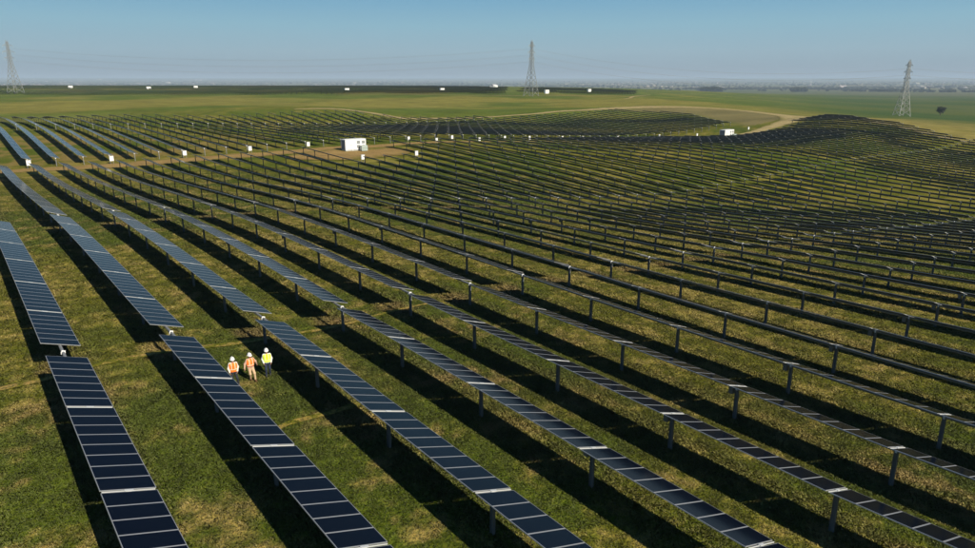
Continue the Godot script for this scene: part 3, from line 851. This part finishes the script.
# ---------------------------------------------------------------- pylons
func pylon(x: float, no: float, turn: float, H: float, label: String) -> Array:
	var t := thing("lattice_pylon", at(x, no), turn, label, "pylon", "lattice power pylons")
	var half := func(y: float) -> float:
		var k := y / H
		return lerpf(H * 0.105, H * 0.030, k / 0.55) if k < 0.55 else lerpf(H * 0.030, H * 0.014, (k - 0.55) / 0.45)
	var levels := [0.0, 0.12, 0.23, 0.33, 0.42, 0.50, 0.57, 0.64, 0.71, 0.78, 0.85, 0.92, 0.97]
	for c in [[-1, -1], [1, -1], [1, 1], [-1, 1]]:
		var st := tool()
		for i in levels.size() - 1:
			var y0: float = levels[i] * H
			var y1: float = levels[i + 1] * H
			var w0: float = half.call(y0)
			var w1: float = half.call(y1)
			bar(st, Vector3(c[0] * w0, y0 - (0.5 if i == 0 else 0.0), c[1] * w0), Vector3(c[0] * w1, y1, c[1] * w1), 0.30 - 0.10 * levels[i])
		part(t, "leg", done(st, mats.pylon))
	for face in 4:
		var st := tool()
		var rot := Basis(Vector3.UP, face * PI / 2)
		for i in levels.size() - 1:
			var y0: float = levels[i] * H
			var y1: float = levels[i + 1] * H
			var w0: float = half.call(y0)
			var w1: float = half.call(y1)
			bar(st, rot * Vector3(-w0, y0, w0), rot * Vector3(w1, y1, w1), 0.15)
			bar(st, rot * Vector3(w0, y0, w0), rot * Vector3(-w1, y1, w1), 0.15)
			if i > 0: bar(st, rot * Vector3(-w0, y0, w0), rot * Vector3(w0, y0, w0), 0.14)
		part(t, "bracing", done(st, mats.pylon))
	var hooks := []
	for lv in 3:
		var y: float = (0.66 + lv * 0.115) * H
		for s in [-1.0, 1.0]:
			var reach: float = H * (0.105 if lv != 1 else 0.125)
			var w: float = half.call(y)
			var st := tool()
			var tip := Vector3(s * reach, y + 0.3, 0)
			for k in [-1.0, 1.0]:
				bar(st, Vector3(s * w, y, k * w), tip, 0.18)
				bar(st, Vector3(s * w, y + 2.0, k * w), tip, 0.15)
			bar(st, Vector3(s * (w + reach) * 0.5, y + 0.1, 0.2), Vector3(s * (w + reach) * 0.5, y + 1.0, 0.2), 0.12)
			var arm := part(t, "cross_arm", done(st, mats.pylon))
			st = tool()
			for q in 7:
				tube(st, tip + Vector3(0, -0.3 - q * 0.3, 0), tip + Vector3(0, -0.42 - q * 0.3, 0), 0.16, 0.16, 6)
			tube(st, tip, tip + Vector3(0, -2.4, 0), 0.04, 0.04, 5)
			part(arm, "insulator", done(st, mats.glaze))
			hooks.append(t.transform * (tip + Vector3(0, -2.4, 0)))
	var peak := tool()
	for s in [-1.0, 1.0]:
		bar(peak, Vector3(s * half.call(0.97 * H), 0.97 * H, 0), Vector3(s * H * 0.028, H, 0), 0.16)
		bar(peak, Vector3(-s * half.call(0.97 * H), 0.97 * H, 0), Vector3(s * H * 0.028, H, 0), 0.12)
	part(t, "peak", done(peak, mats.pylon))
	return hooks

func build_pylons() -> void:
	var a := pylon(69.0, 885.0, 0.55, 53.0, "pale lattice pylon at the left edge above the ridge panels")
	pylon(30.0, 905.0, 0.55, 46.0, "lattice pylon cut by the left picture edge")
	var b := pylon(428.5, 480.5, 0.25, 48.5, "lattice pylon in the middle standing on the meadow ridge")
	var c := pylon(612.5, 237.7, 0.95, 43.5, "lattice pylon at the right behind the dry slope")
	var far := at(1000.0, -200.0)
	var say := ["lowest arm on the left", "lowest arm on the right", "middle arm on the left", "middle arm on the right", "top arm on the left", "top arm on the right"]
	for k in 6:
		var st := tool()
		var stops := [a[k], b[k], c[k], far + Vector3(0, 30.0 + (k / 2) * 5.0, (k % 2) * 8.0)]
		for i in stops.size() - 1:
			var last: Vector3 = stops[i]
			for q in range(1, 21):
				var f := q / 20.0
				var p: Vector3 = stops[i].lerp(stops[i + 1], f)
				p.y -= 4.0 * 11.0 * f * (1.0 - f)
				tube(st, last, p, 0.035, 0.035, 4, false)
				last = p
		var o := part(self, numbered("power_line"), done(st, mats.wire))
		tag(o, "thin overhead wire hung from the pylons' " + say[k], "wire", "overhead wires between the pylons")

# ---------------------------------------------------------------- trees and distance
func crown_mesh(rng: RandomNumberGenerator, spread: Vector3, clumps: int, leaves: int, size: float, tone: Color) -> ArrayMesh:
	var st := tool()
	for c in clumps:
		var d := Vector3(rng.randfn(), rng.randfn(), rng.randfn()).normalized() * pow(rng.randf(), 0.45)
		var centre := d * spread
		var cr_ := rng.randf_range(0.18, 0.34) * spread.x
		var tn := tone * rng.randf_range(0.75, 1.25)
		for l in leaves:
			var p := centre + Vector3(rng.randfn(), rng.randfn() * 0.8, rng.randfn()) * cr_ * 0.55
			var u := Vector3(rng.randfn(), rng.randfn(), rng.randfn()).normalized()
			var w := u.cross(Vector3(rng.randfn(), rng.randfn(), rng.randfn())).normalized()
			var s := size * rng.randf_range(0.6, 1.3)
			st.set_color(tn * rng.randf_range(0.85, 1.15))
			quad(st, p - u * s - w * s * 0.4, p + u * s - w * s * 0.3, p + u * s * 0.8 + w * s * 0.4, p - u * s * 0.7 + w * s * 0.3, u.cross(w))
	return done(st, mats.leaf)

func build_trees() -> void:
	var rng := RandomNumberGenerator.new()
	rng.seed = 77
	var t := thing("tree", at(725.5, 248.4), 0.0, "lone dark leaning tree in the green field right of the pylon", "tree")
	var st := tool()
	var p := Vector3(-1.2, -0.3, 0)
	var tips := [Vector3(-0.8, 2.2, 0.2), Vector3(0.2, 4.4, 0.0), Vector3(1.6, 6.6, -0.2)]
	var r := 0.42
	for q in tips:
		tube(st, p, q, r, r * 0.7, 8)
		p = q
		r *= 0.7
	for k in 7:
		var o := Vector3(0.0, 3.2 + k * 0.5, 0)
		tube(st, o + Vector3(-0.4 + k * 0.25, 0, 0), o + Vector3(rng.randf_range(-3.4, 3.4), rng.randf_range(0.8, 2.0), rng.randf_range(-3.0, 3.0)), 0.14, 0.04, 6)
	part(t, "trunk", done(st, mats.wood))
	var cm := part(t, "crown", crown_mesh(rng, Vector3(3.6, 3.3, 3.4), 46, 60, 0.34, Color(0.022, 0.034, 0.016)))
	cm.position = Vector3(0.3, 5.2, 0)
	cm.rotation.z = -0.45
	# dark shade trees and shrubs far down the valley
	var kinds := []
	for k in 3:
		kinds.append(crown_mesh(rng, Vector3(4.2, 3.6 + k * 0.7, 4.2), 22, 26, 0.9, Color(0.030, 0.042, 0.022)))
	var groves := [[2700.0, 1838.0, 75.0, 26.0, 80, "dark square grove on the plain right of centre"], [3083.0, 1640.0, 55.0, 26.0, 60, "dark grove on the plain left of the right pylon"], [3500.0, 1130.0, 900.0, 30.0, 110, "dark line of trees along the fields behind the right pylon"], [3900.0, 2300.0, 900.0, 60.0, 130, "broken tree line on the plain at right of centre"]]
	for g in groves:
		scatter("distant_grove", kinds, g[0], g[1], g[2], g[3], g[4], rng, g[5])

func scatter(called: String, kinds: Array, x: float, no: float, wide: float, deep: float, count: int, rng: RandomNumberGenerator, label: String) -> void:
	# a wood too far off to count, its trees strung out across the line of sight
	var away := Vector2(x, no).normalized()
	var side := Vector2(away.y, -away.x)
	var mm := MultiMesh.new()
	mm.transform_format = MultiMesh.TRANSFORM_3D
	mm.mesh = kinds[rng.randi() % kinds.size()]
	mm.instance_count = count
	for i in count:
		var p := Vector2(x, no) + side * rng.randf_range(-0.5, 0.5) * wide + away * rng.randf_range(-0.5, 0.5) * deep
		var s := rng.randf_range(0.8, 1.6) * (1.7 if wide < 100.0 else 1.0)
		mm.set_instance_transform(i, Transform3D(Basis(Vector3.UP, rng.randf() * TAU).scaled(Vector3(s * 1.25, s, s * 1.25)), at(p.x, p.y, 3.4 * s)))
	var o := MultiMeshInstance3D.new()
	o.name = numbered(called)
	o.multimesh = mm
	add_child(o)
	tag(o, label, "trees", "", "stuff")

func build_distance() -> void:
	var rng := RandomNumberGenerator.new()
	rng.seed = 2024
	# towns on the hazy plain: pale houses and sheds
	var st := tool()
	box(st, Vector3(0, 2.2, 0), Vector3(12, 4.4, 9))
	for s in [-1.0, 1.0]:
		box(st, Vector3(0, 5.2, s * 2.4), Vector3(12.6, 0.2, 5.6), Basis(Vector3.RIGHT, s * 0.35))
	var house := done(st)
	var mat: StandardMaterial3D = mats.painted
	house.surface_set_material(0, mat)
	var mm := MultiMesh.new()
	mm.transform_format = MultiMesh.TRANSFORM_3D
	mm.use_colors = true
	mm.mesh = house
	var n := 3200
	mm.instance_count = n
	for i in n:
		var a := HEADING + rng.randf_range(-0.75, 0.75)
		var d := rng.randf_range(5200.0, 17000.0)
		var cl := n_coarse.get_noise_2d(sin(a) * d * 0.02, cos(a) * d * 0.02)
		for q in 5:
			if cl > 0.08: break
			a = HEADING + rng.randf_range(-0.75, 0.75)
			d = rng.randf_range(5200.0, 17000.0)
			cl = n_coarse.get_noise_2d(sin(a) * d * 0.02, cos(a) * d * 0.02)
		var s := rng.randf_range(0.7, 1.5) * (2.4 if rng.randf() < 0.04 else 1.0)
		mm.set_instance_transform(i, Transform3D(Basis(Vector3.UP, rng.randf() * TAU).scaled(Vector3(s * 1.3, s * 0.8, s)), at(sin(a) * d, cos(a) * d)))
		var w := 0.10 + 0.36 * pow(rng.randf(), 3.0)
		mm.set_instance_color(i, Color(w, w * rng.randf_range(0.86, 1.0), w * rng.randf_range(0.75, 1.0)))
	var o := MultiMeshInstance3D.new()
	o.name = "distant_town"
	o.multimesh = mm
	add_child(o)
	tag(o, "pale specks of houses and sheds on the hazy plain", "town", "", "stuff")
	var tree := crown_mesh(rng, Vector3(5.0, 3.4, 5.0), 16, 18, 1.3, Color(0.035, 0.045, 0.025))
	var tm := MultiMesh.new()
	tm.transform_format = MultiMesh.TRANSFORM_3D
	tm.mesh = tree
	var nt := 5200
	tm.instance_count = nt
	for i in nt:
		var a := HEADING + rng.randf_range(-0.75, 0.75)
		var d := 3600.0 + 9000.0 * pow(rng.randf(), 1.2)
		if i % 3 > 0:   # shelter belts and hedges: strings of trees
			var belt := i / 60
			var br := RandomNumberGenerator.new()
			br.seed = belt * 7 + 1
			a = HEADING + br.randf_range(-0.75, 0.75) + rng.randf_range(-0.05, 0.05)
			d = br.randf_range(3800.0, 11500.0) + rng.randf_range(-12.0, 12.0)
		var s := rng.randf_range(0.7, 1.7)
		tm.set_instance_transform(i, Transform3D(Basis(Vector3.UP, rng.randf() * TAU).scaled(Vector3(s * 1.4, s, s * 1.4)), at(sin(a) * d, cos(a) * d, 3.6 * s)))
	var ot := MultiMeshInstance3D.new()
	ot.name = "distant_trees"
	ot.multimesh = tm
	add_child(ot)
	tag(ot, "dark shelter belts and orchards on the hazy plain", "trees", "", "stuff")

# ---------------------------------------------------------------- people
func blob(st: SurfaceTool, bones: Array, cell: float, k: float, paint: Callable, low := -1e9, high := 1e9) -> void:
	# tapered capsules joined by a smooth minimum and meshed as surface nets
	var lo := Vector3.INF
	var hi := -Vector3.INF
	for b in bones:
		var r: float = maxf(b[2], b[3]) + cell * 2.5
		for e in [b[0], b[1]]:
			lo = lo.min(e - Vector3.ONE * r)
			hi = hi.max(e + Vector3.ONE * r)
	var nx := int((hi.x - lo.x) / cell) + 2
	var ny := int((hi.y - lo.y) / cell) + 2
	var nz := int((hi.z - lo.z) / cell) + 2
	var f := PackedFloat32Array()
	f.resize(nx * ny * nz)
	f.fill(1.0)
	for b in bones:
		var pa: Vector3 = b[0]
		var ba: Vector3 = b[1] - b[0]
		var ll := maxf(ba.length_squared(), 1e-9)
		var ra: float = b[2]
		var rb: float = b[3]
		var m := maxf(ra, rb) + k + cell * 2.0
		var l3: Vector3 = ((b[0] as Vector3).min(b[1]) - Vector3.ONE * m - lo) / cell
		var h3: Vector3 = ((b[0] as Vector3).max(b[1]) + Vector3.ONE * m - lo) / cell
		for z in range(maxi(0, int(l3.z)), mini(nz, int(h3.z) + 2)):
			for y in range(maxi(0, int(l3.y)), mini(ny, int(h3.y) + 2)):
				for x in range(maxi(0, int(l3.x)), mini(nx, int(h3.x) + 2)):
					var p := lo + Vector3(x, y, z) * cell - pa
					var h := clampf(p.dot(ba) / ll, 0.0, 1.0)
					var d := (p - ba * h).length() - lerpf(ra, rb, h)
					var i := x + nx * (y + ny * z)
					var o := f[i]
					if o > 0.9:
						f[i] = d
					else:
						var hh := maxf(k - absf(o - d), 0.0) / k
						f[i] = minf(o, d) - hh * hh * k * 0.25
	if low > -1e8 or high < 1e8:
		for z in nz:
			for y in ny:
				var yy := lo.y + y * cell
				for x in nx:
					var i := x + nx * (y + ny * z)
					f[i] = maxf(f[i], maxf(yy - high, low - yy))
	var id := PackedInt32Array()
	id.resize(nx * ny * nz)
	id.fill(-1)
	var vs := PackedVector3Array()
	var ns := PackedVector3Array()
	var off := [0, 1, nx, nx + 1, nx * ny, nx * ny + 1, nx * ny + nx, nx * ny + nx + 1]
	var edges := [[0, 1], [2, 3], [4, 5], [6, 7], [0, 2], [1, 3], [4, 6], [5, 7], [0, 4], [1, 5], [2, 6], [3, 7]]
	for z in nz - 1:
		for y in ny - 1:
			for x in nx - 1:
				var i := x + nx * (y + ny * z)
				var neg := 0
				for q in off:
					if f[i + q] < 0.0: neg += 1
				if neg == 0 or neg == 8: continue
				var sum := Vector3.ZERO
				var cnt := 0
				for e in edges:
					var a := f[i + off[e[0]]]
					var b := f[i + off[e[1]]]
					if (a < 0.0) != (b < 0.0):
						var t := a / (a - b)
						var p0 := Vector3(e[0] & 1, (e[0] >> 1) & 1, (e[0] >> 2) & 1)
						var p1 := Vector3(e[1] & 1, (e[1] >> 1) & 1, (e[1] >> 2) & 1)
						sum += p0.lerp(p1, t)
						cnt += 1
				id[i] = vs.size()
				vs.append(lo + (Vector3(x, y, z) + sum / cnt) * cell)
				var g := Vector3(f[i + off[1]] + f[i + off[3]] + f[i + off[5]] + f[i + off[7]] - f[i] - f[i + off[2]] - f[i + off[4]] - f[i + off[6]],
					f[i + off[2]] + f[i + off[3]] + f[i + off[6]] + f[i + off[7]] - f[i] - f[i + off[1]] - f[i + off[4]] - f[i + off[5]],
					f[i + off[4]] + f[i + off[5]] + f[i + off[6]] + f[i + off[7]] - f[i] - f[i + off[1]] - f[i + off[2]] - f[i + off[3]])
				ns.append(g.normalized())
	var step := [1, nx, nx * ny]
	for z in range(1, nz - 1):
		for y in range(1, ny - 1):
			for x in range(1, nx - 1):
				var i := x + nx * (y + ny * z)
				for a in 3:
					var s0 := f[i] < 0.0
					if s0 == (f[i + step[a]] < 0.0): continue
					var u: int = step[(a + 1) % 3]
					var w: int = step[(a + 2) % 3]
					var q := [id[i - u - w], id[i - w], id[i], id[i - u]]
					if q.has(-1): continue
					var order := [q[0], q[1], q[2], q[0], q[2], q[3]] if not s0 else [q[0], q[2], q[1], q[0], q[3], q[2]]
					for v in order:
						st.set_color(paint.call(vs[v]))
						st.set_normal(ns[v])
						st.add_vertex(vs[v])

func hand_bones(wrist: Vector3, elbow: Vector3, inward: float) -> Array:
	var d := (wrist - elbow).normalized()
	var fwd := (Vector3(0, 0, 1) - d * d.z).normalized()
	var side := d.cross(fwd) * inward
	var palm := wrist + d * 0.085
	var out := [[wrist - d * 0.02, wrist + d * 0.02, 0.028, 0.026]]
	var lens := [0.070, 0.080, 0.076, 0.060]
	for k in 4:
		var o := fwd * (0.030 - k * 0.020)
		var base := palm + o
		out.append([wrist + o * 0.6, base, 0.016, 0.013])
		var l: float = lens[k]
		var mid := base + (d * 0.9 + side * 0.35).normalized() * l * 0.55
		out.append([base, mid, 0.0098, 0.009])
		out.append([mid, mid + (d * 0.55 + side * 0.8).normalized() * l * 0.5, 0.009, 0.0078])
	var tb := wrist + d * 0.03 + fwd * 0.026
	var tm := tb + (d * 0.6 + fwd * 0.6 + side * 0.35).normalized() * 0.042
	out.append([tb, tm, 0.0125, 0.0105])
	out.append([tm, tm + (d * 0.9 + fwd * 0.2 + side * 0.4).normalized() * 0.032, 0.0105, 0.0088])
	return out

func person(where: Vector3, turn: float, pose: Dictionary, look: Dictionary, label: String) -> void:
	var t := thing("person", where, turn, label, "person", "workers in safety vests")
	t.scale = Vector3.ONE * 0.9
	var hipL := Vector3(-0.095, 0.92, 0)
	var hipR := Vector3(0.095, 0.92, 0)
	var shL := Vector3(-0.185, 1.42, 0)
	var shR := Vector3(0.185, 1.42, 0)
	var eL: Vector3 = pose.eL
	var eR: Vector3 = pose.eR
	var wL: Vector3 = pose.wL
	var wR: Vector3 = pose.wR
	var kL: Vector3 = pose.kL
	var kR: Vector3 = pose.kR
	var aL: Vector3 = pose.aL
	var aR: Vector3 = pose.aR
	var torso := func(g: float) -> Array:
		return [[Vector3(-0.085, 0.96, 0), Vector3(-0.11, 1.34, 0.0), 0.105 + g, 0.115 + g], [Vector3(0.085, 0.96, 0), Vector3(0.11, 1.34, 0.0), 0.105 + g, 0.115 + g], [Vector3(0, 1.0, 0.02), Vector3(0, 1.32, 0.03), 0.115 + g, 0.125 + g], [Vector3(-0.15, 1.41, -0.01), Vector3(0.15, 1.41, -0.01), 0.075 + g, 0.075 + g]]
	var arms := func(g: float) -> Array:
		return [[shL, eL, 0.062 + g, 0.048 + g], [eL, wL, 0.046 + g, 0.031 + g], [shR, eR, 0.062 + g, 0.048 + g], [eR, wR, 0.046 + g, 0.031 + g]]
	var legs := func(g: float) -> Array:
		return [[hipL, kL, 0.090 + g, 0.060 + g], [kL, aL, 0.058 + g, 0.042 + g], [hipR, kR, 0.090 + g, 0.060 + g], [kR, aR, 0.058 + g, 0.042 + g], [hipL + Vector3(0, 0.03, -0.02), hipR + Vector3(0, 0.03, -0.02), 0.105 + g, 0.105 + g]]
	var skin := Color(0.36, 0.20, 0.13)
	var flat := func(c: Color) -> Callable:
		return func(_p: Vector3) -> Color: return c
	var face := func(p: Vector3) -> Color:
		for s in [-0.034, 0.034]:
			if p.distance_to(Vector3(s, 1.645, 0.108)) < 0.014: return Color(0.03, 0.02, 0.02)
		if absf(p.y - 1.570) < 0.008 and absf(p.x) < 0.026 and p.z > 0.07: return Color(0.25, 0.09, 0.08)
		if p.z < 0.005 and p.y > 1.60 and absf(p.x) < 0.088: return look.hair
		return skin
	# body: one skin with head and hands on finer grids
	var st := tool()
	var all := []
	all.append_array(torso.call(0.0))
	all.append_array(arms.call(0.0))
	all.append_array(legs.call(0.0))
	all.append([Vector3(0, 1.40, -0.01), Vector3(0, 1.56, 0.01), 0.058, 0.054])
	blob(st, all, 0.022, 0.05, flat.call(skin))
	var head := [[Vector3(0, 1.672, -0.012), Vector3(0, 1.665, 0.012), 0.096, 0.094], [Vector3(0, 1.60, 0.025), Vector3(0, 1.560, 0.045), 0.072, 0.050], [Vector3(0, 1.64, 0.108), Vector3(0, 1.605, 0.126), 0.009, 0.015], [Vector3(0, 1.52, 0.0), Vector3(0, 1.58, 0.0), 0.052, 0.055], [Vector3(-0.094, 1.65, 0.0), Vector3(-0.096, 1.61, 0.008), 0.016, 0.011], [Vector3(0.094, 1.65, 0.0), Vector3(0.096, 1.61, 0.008), 0.016, 0.011]]
	blob(st, head, 0.011, 0.022, face)
	blob(st, hand_bones(wL, eL, -1.0), 0.0065, 0.008, flat.call(skin))
	blob(st, hand_bones(wR, eR, 1.0), 0.0065, 0.008, flat.call(skin))
	part(t, "body", done(st, mats.painted))
	st = tool()
	var up := []
	up.append_array(torso.call(0.012))
	up.append_array(arms.call(0.014))
	blob(st, up, 0.022, 0.05, flat.call(look.shirt), 0.90)
	part(t, "shirt", done(st, mats.painted))
	st = tool()
	var vest: Color = look.vest
	var band := func(p: Vector3) -> Color:
		if absf(p.y - 1.10) < 0.018: return Color(0.60, 0.55, 0.45)
		if absf(absf(p.x) - 0.10) < 0.014 and p.y > 1.12: return Color(0.60, 0.55, 0.45)
		if absf(p.x) < 0.006 and p.z > 0.0: return vest * 0.5
		return vest
	blob(st, torso.call(0.028), 0.018, 0.05, band, look.hem, 1.475)
	part(t, "vest", done(st, mats.painted))
	st = tool()
	blob(st, legs.call(0.013), 0.022, 0.05, flat.call(look.trousers), 0.06, 1.02)
	part(t, "trousers", done(st, mats.painted))
	for a in [aL, aR]:
		st = tool()
		blob(st, [[a + Vector3(0, 0.06, 0), a + Vector3(0, 0.0, 0.01), 0.058, 0.056], [a + Vector3(0, -0.035, -0.03), a + Vector3(0.0, -0.045, 0.15), 0.044, 0.040]], 0.014, 0.03, flat.call(look.boots), a.y - 0.08)
		part(t, "boot", done(st, mats.painted))
	st = tool()
	for k in 24:
		var t0 := TAU * k / 24
		var t1 := TAU * (k + 1) / 24
		var y := 0.985
		var p := Vector3(cos(t0) * 0.212, y, sin(t0) * 0.150 + 0.008)
		var q := Vector3(cos(t1) * 0.212, y, sin(t1) * 0.150 + 0.008)
		var h := Vector3(0, 0.05, 0)
		quad(st, p, q, q + h, p + h, Vector3(p.x, 0, p.z).normalized())
		quad(st, p * Vector3(0.9, 1, 0.9), q * Vector3(0.9, 1, 0.9), q, p, Vector3.DOWN)
	part(t, "belt", done(st, mats.vent))
	# hard hat: dome, ridge and brim
	st = tool()
	var prof := [[0.0, 0.150], [0.045, 0.145], [0.085, 0.125], [0.112, 0.092], [0.126, 0.045], [0.129, 0.010], [0.150, 0.000], [0.150, -0.010], [0.120, -0.006]]
	for i in prof.size() - 1:
		for k in 20:
			var pts := []
			for e in [[i, k], [i, k + 1], [i + 1, k + 1], [i + 1, k]]:
				var an: float = TAU * e[1] / 20.0
				var rr: float = prof[e[0]][0]
				var fr := 1.0
				if prof[e[0]][1] < 0.005 and sin(an) > 0.0 and rr > 0.13: fr = 1.0 + 0.35 * sin(an)
				pts.append(Vector3(cos(an) * rr * 0.92, prof[e[0]][1], sin(an) * rr * 1.08 * fr))
			var n: Vector3 = (pts[2] - pts[0]).cross(pts[3] - pts[1])
			if n.length() < 1e-9: continue
			n = n.normalized()
			if n.dot(pts[0] + Vector3(0, -0.02, 0)) < 0.0: n = -n
			quad(st, pts[0], pts[1], pts[2], pts[3], n)
	box(st, Vector3(0, 0.148, -0.005), Vector3(0.030, 0.016, 0.16))
	var hm := part(t, "hard_hat", done(st, mats.white))
	hm.position = Vector3(0, 1.700, 0.0)
	hm.rotation.x = 0.10

func build_people() -> void:
	var p1 := {"eL": Vector3(-0.275, 1.15, 0.0), "wL": Vector3(-0.23, 0.93, 0.13), "eR": Vector3(0.275, 1.15, -0.03), "wR": Vector3(0.21, 0.93, 0.10), "kL": Vector3(-0.12, 0.50, 0.05), "aL": Vector3(-0.14, 0.09, -0.12), "kR": Vector3(0.15, 0.52, 0.17), "aR": Vector3(0.21, 0.09, 0.14)}
	var p2 := {"eL": Vector3(-0.32, 1.18, -0.04), "wL": Vector3(-0.40, 0.95, 0.05), "eR": Vector3(0.34, 1.20, 0.0), "wR": Vector3(0.43, 1.00, -0.08), "kL": Vector3(-0.08, 0.50, 0.06), "aL": Vector3(0.02, 0.09, -0.18), "kR": Vector3(0.12, 0.54, 0.20), "aR": Vector3(0.15, 0.09, 0.20)}
	var p3 := {"eL": Vector3(-0.275, 1.15, -0.04), "wL": Vector3(-0.22, 0.93, 0.12), "eR": Vector3(0.27, 1.14, -0.02), "wR": Vector3(0.22, 0.92, 0.12), "kL": Vector3(-0.11, 0.50, 0.12), "aL": Vector3(-0.12, 0.09, 0.06), "kR": Vector3(0.11, 0.50, 0.04), "aR": Vector3(0.12, 0.09, -0.14)}
	person(at(10.15, 34.85), -0.15, p1, {"shirt": Color(0.55, 0.50, 0.46), "vest": Color(0.95, 0.17, 0.015), "trousers": Color(0.010, 0.012, 0.020), "boots": Color(0.10, 0.07, 0.05), "hair": Color(0.03, 0.02, 0.015), "hem": 0.93}, "worker at the left in orange vest, white hard hat and dark trousers")
	person(at(11.1, 34.95), 0.1, p2, {"shirt": Color(0.40, 0.27, 0.20), "vest": Color(0.92, 0.17, 0.02), "trousers": Color(0.42, 0.30, 0.19), "boots": Color(0.12, 0.06, 0.03), "hair": Color(0.05, 0.03, 0.02), "hem": 1.02}, "worker in the middle in orange vest, white hard hat and khaki trousers")
	person(at(12.1, 35.15), -0.25, p3, {"shirt": Color(0.48, 0.52, 0.50), "vest": Color(0.62, 0.86, 0.02), "trousers": Color(0.011, 0.019, 0.040), "boots": Color(0.03, 0.03, 0.03), "hair": Color(0.03, 0.02, 0.015), "hem": 0.97}, "worker at the right in lime yellow vest and white hard hat")

# ---------------------------------------------------------------- grass
func tuft_mesh(rng: RandomNumberGenerator, blades: int, tall: float, spread: float) -> ArrayMesh:
	var st := tool()
	for b in blades:
		var a := rng.randf() * TAU
		var root := Vector3(cos(a), 0, sin(a)) * spread * sqrt(rng.randf())
		var lean := Vector3(rng.randfn() * 0.45, 1.0, rng.randfn() * 0.45).normalized()
		var h := tall * rng.randf_range(0.5, 1.15)
		var side := lean.cross(Vector3(rng.randfn(), 0.0, rng.randfn())).normalized() * rng.randf_range(0.007, 0.014)
		var mid := root + lean * h * 0.55
		var tip := root + lean * h + Vector3(lean.x, -0.25, lean.z) * h * 0.5
		var n := side.cross(lean).normalized()
		if n.y < 0.0: n = -n
		n = (n + Vector3.UP * 2.0).normalized()
		for v in [root - side, root + side, mid + side * 0.8, root - side, mid + side * 0.8, mid - side * 0.8, mid - side * 0.8, mid + side * 0.8, tip]:
			st.set_normal(n)
			st.add_vertex(v)
	return done(st, mats.leaf)

func build_grass() -> void:
	var rng := RandomNumberGenerator.new()
	rng.seed = 99
	var kinds := []
	for k in 4: kinds.append(tuft_mesh(rng, 14, 0.060 + 0.012 * k, 0.17))
	var lists := [[], [], [], []]
	var cols := [[], [], [], []]
	var total := 330000
	for i in total:
		var u := rng.randf()
		var r := 18.0 + 20.0 * sqrt(u / 0.25) if u < 0.25 else 38.0 * exp((u - 0.25) / 0.75 * 1.45)
		var a := rng.randf_range(-0.70, 0.70)
		var x := sin(a + HEADING) * r
		var no := cos(a + HEADING) * r
		var to_row := fposmod(x - ROW_FIRST + ROW_STEP * 0.5, ROW_STEP) - ROW_STEP * 0.5
		var under := 1.0 - smoothstep(0.8, 1.7, absf(to_row - 0.3))
		var c := ground_colour(x, no, minf(r, 100.0))
		c = c.lerp(DRY, under * 0.16)
		c = c * rng.randf_range(0.95, 1.45)
		var s := rng.randf_range(0.6, 1.15) * (1.0 + 0.4 * under) * pow(maxf(r / 40.0, 0.8), 0.38)
		var k := rng.randi() % 4
		lists[k].append(Transform3D(Basis(Vector3.UP, rng.randf() * TAU).scaled(Vector3(s * 1.1, s, s * 1.1)), at(x, no, -0.01)))
		cols[k].append(Color(c.r, c.g, c.b))
	for k in 4:
		var mm := MultiMesh.new()
		mm.transform_format = MultiMesh.TRANSFORM_3D
		mm.use_colors = true
		mm.mesh = kinds[k]
		mm.instance_count = lists[k].size()
		for i in lists[k].size():
			mm.set_instance_transform(i, lists[k][i])
			mm.set_instance_color(i, cols[k][i])
		var o := MultiMeshInstance3D.new()
		o.name = numbered("grass")
		o.multimesh = mm
		add_child(o)
		tag(o, ["short green and straw coloured grass between the rows", "rough grass tufts growing under the panels", "grass blades scattered over the pasture", "tufts of mixed green and dry grass"][k], "grass", "", "stuff")
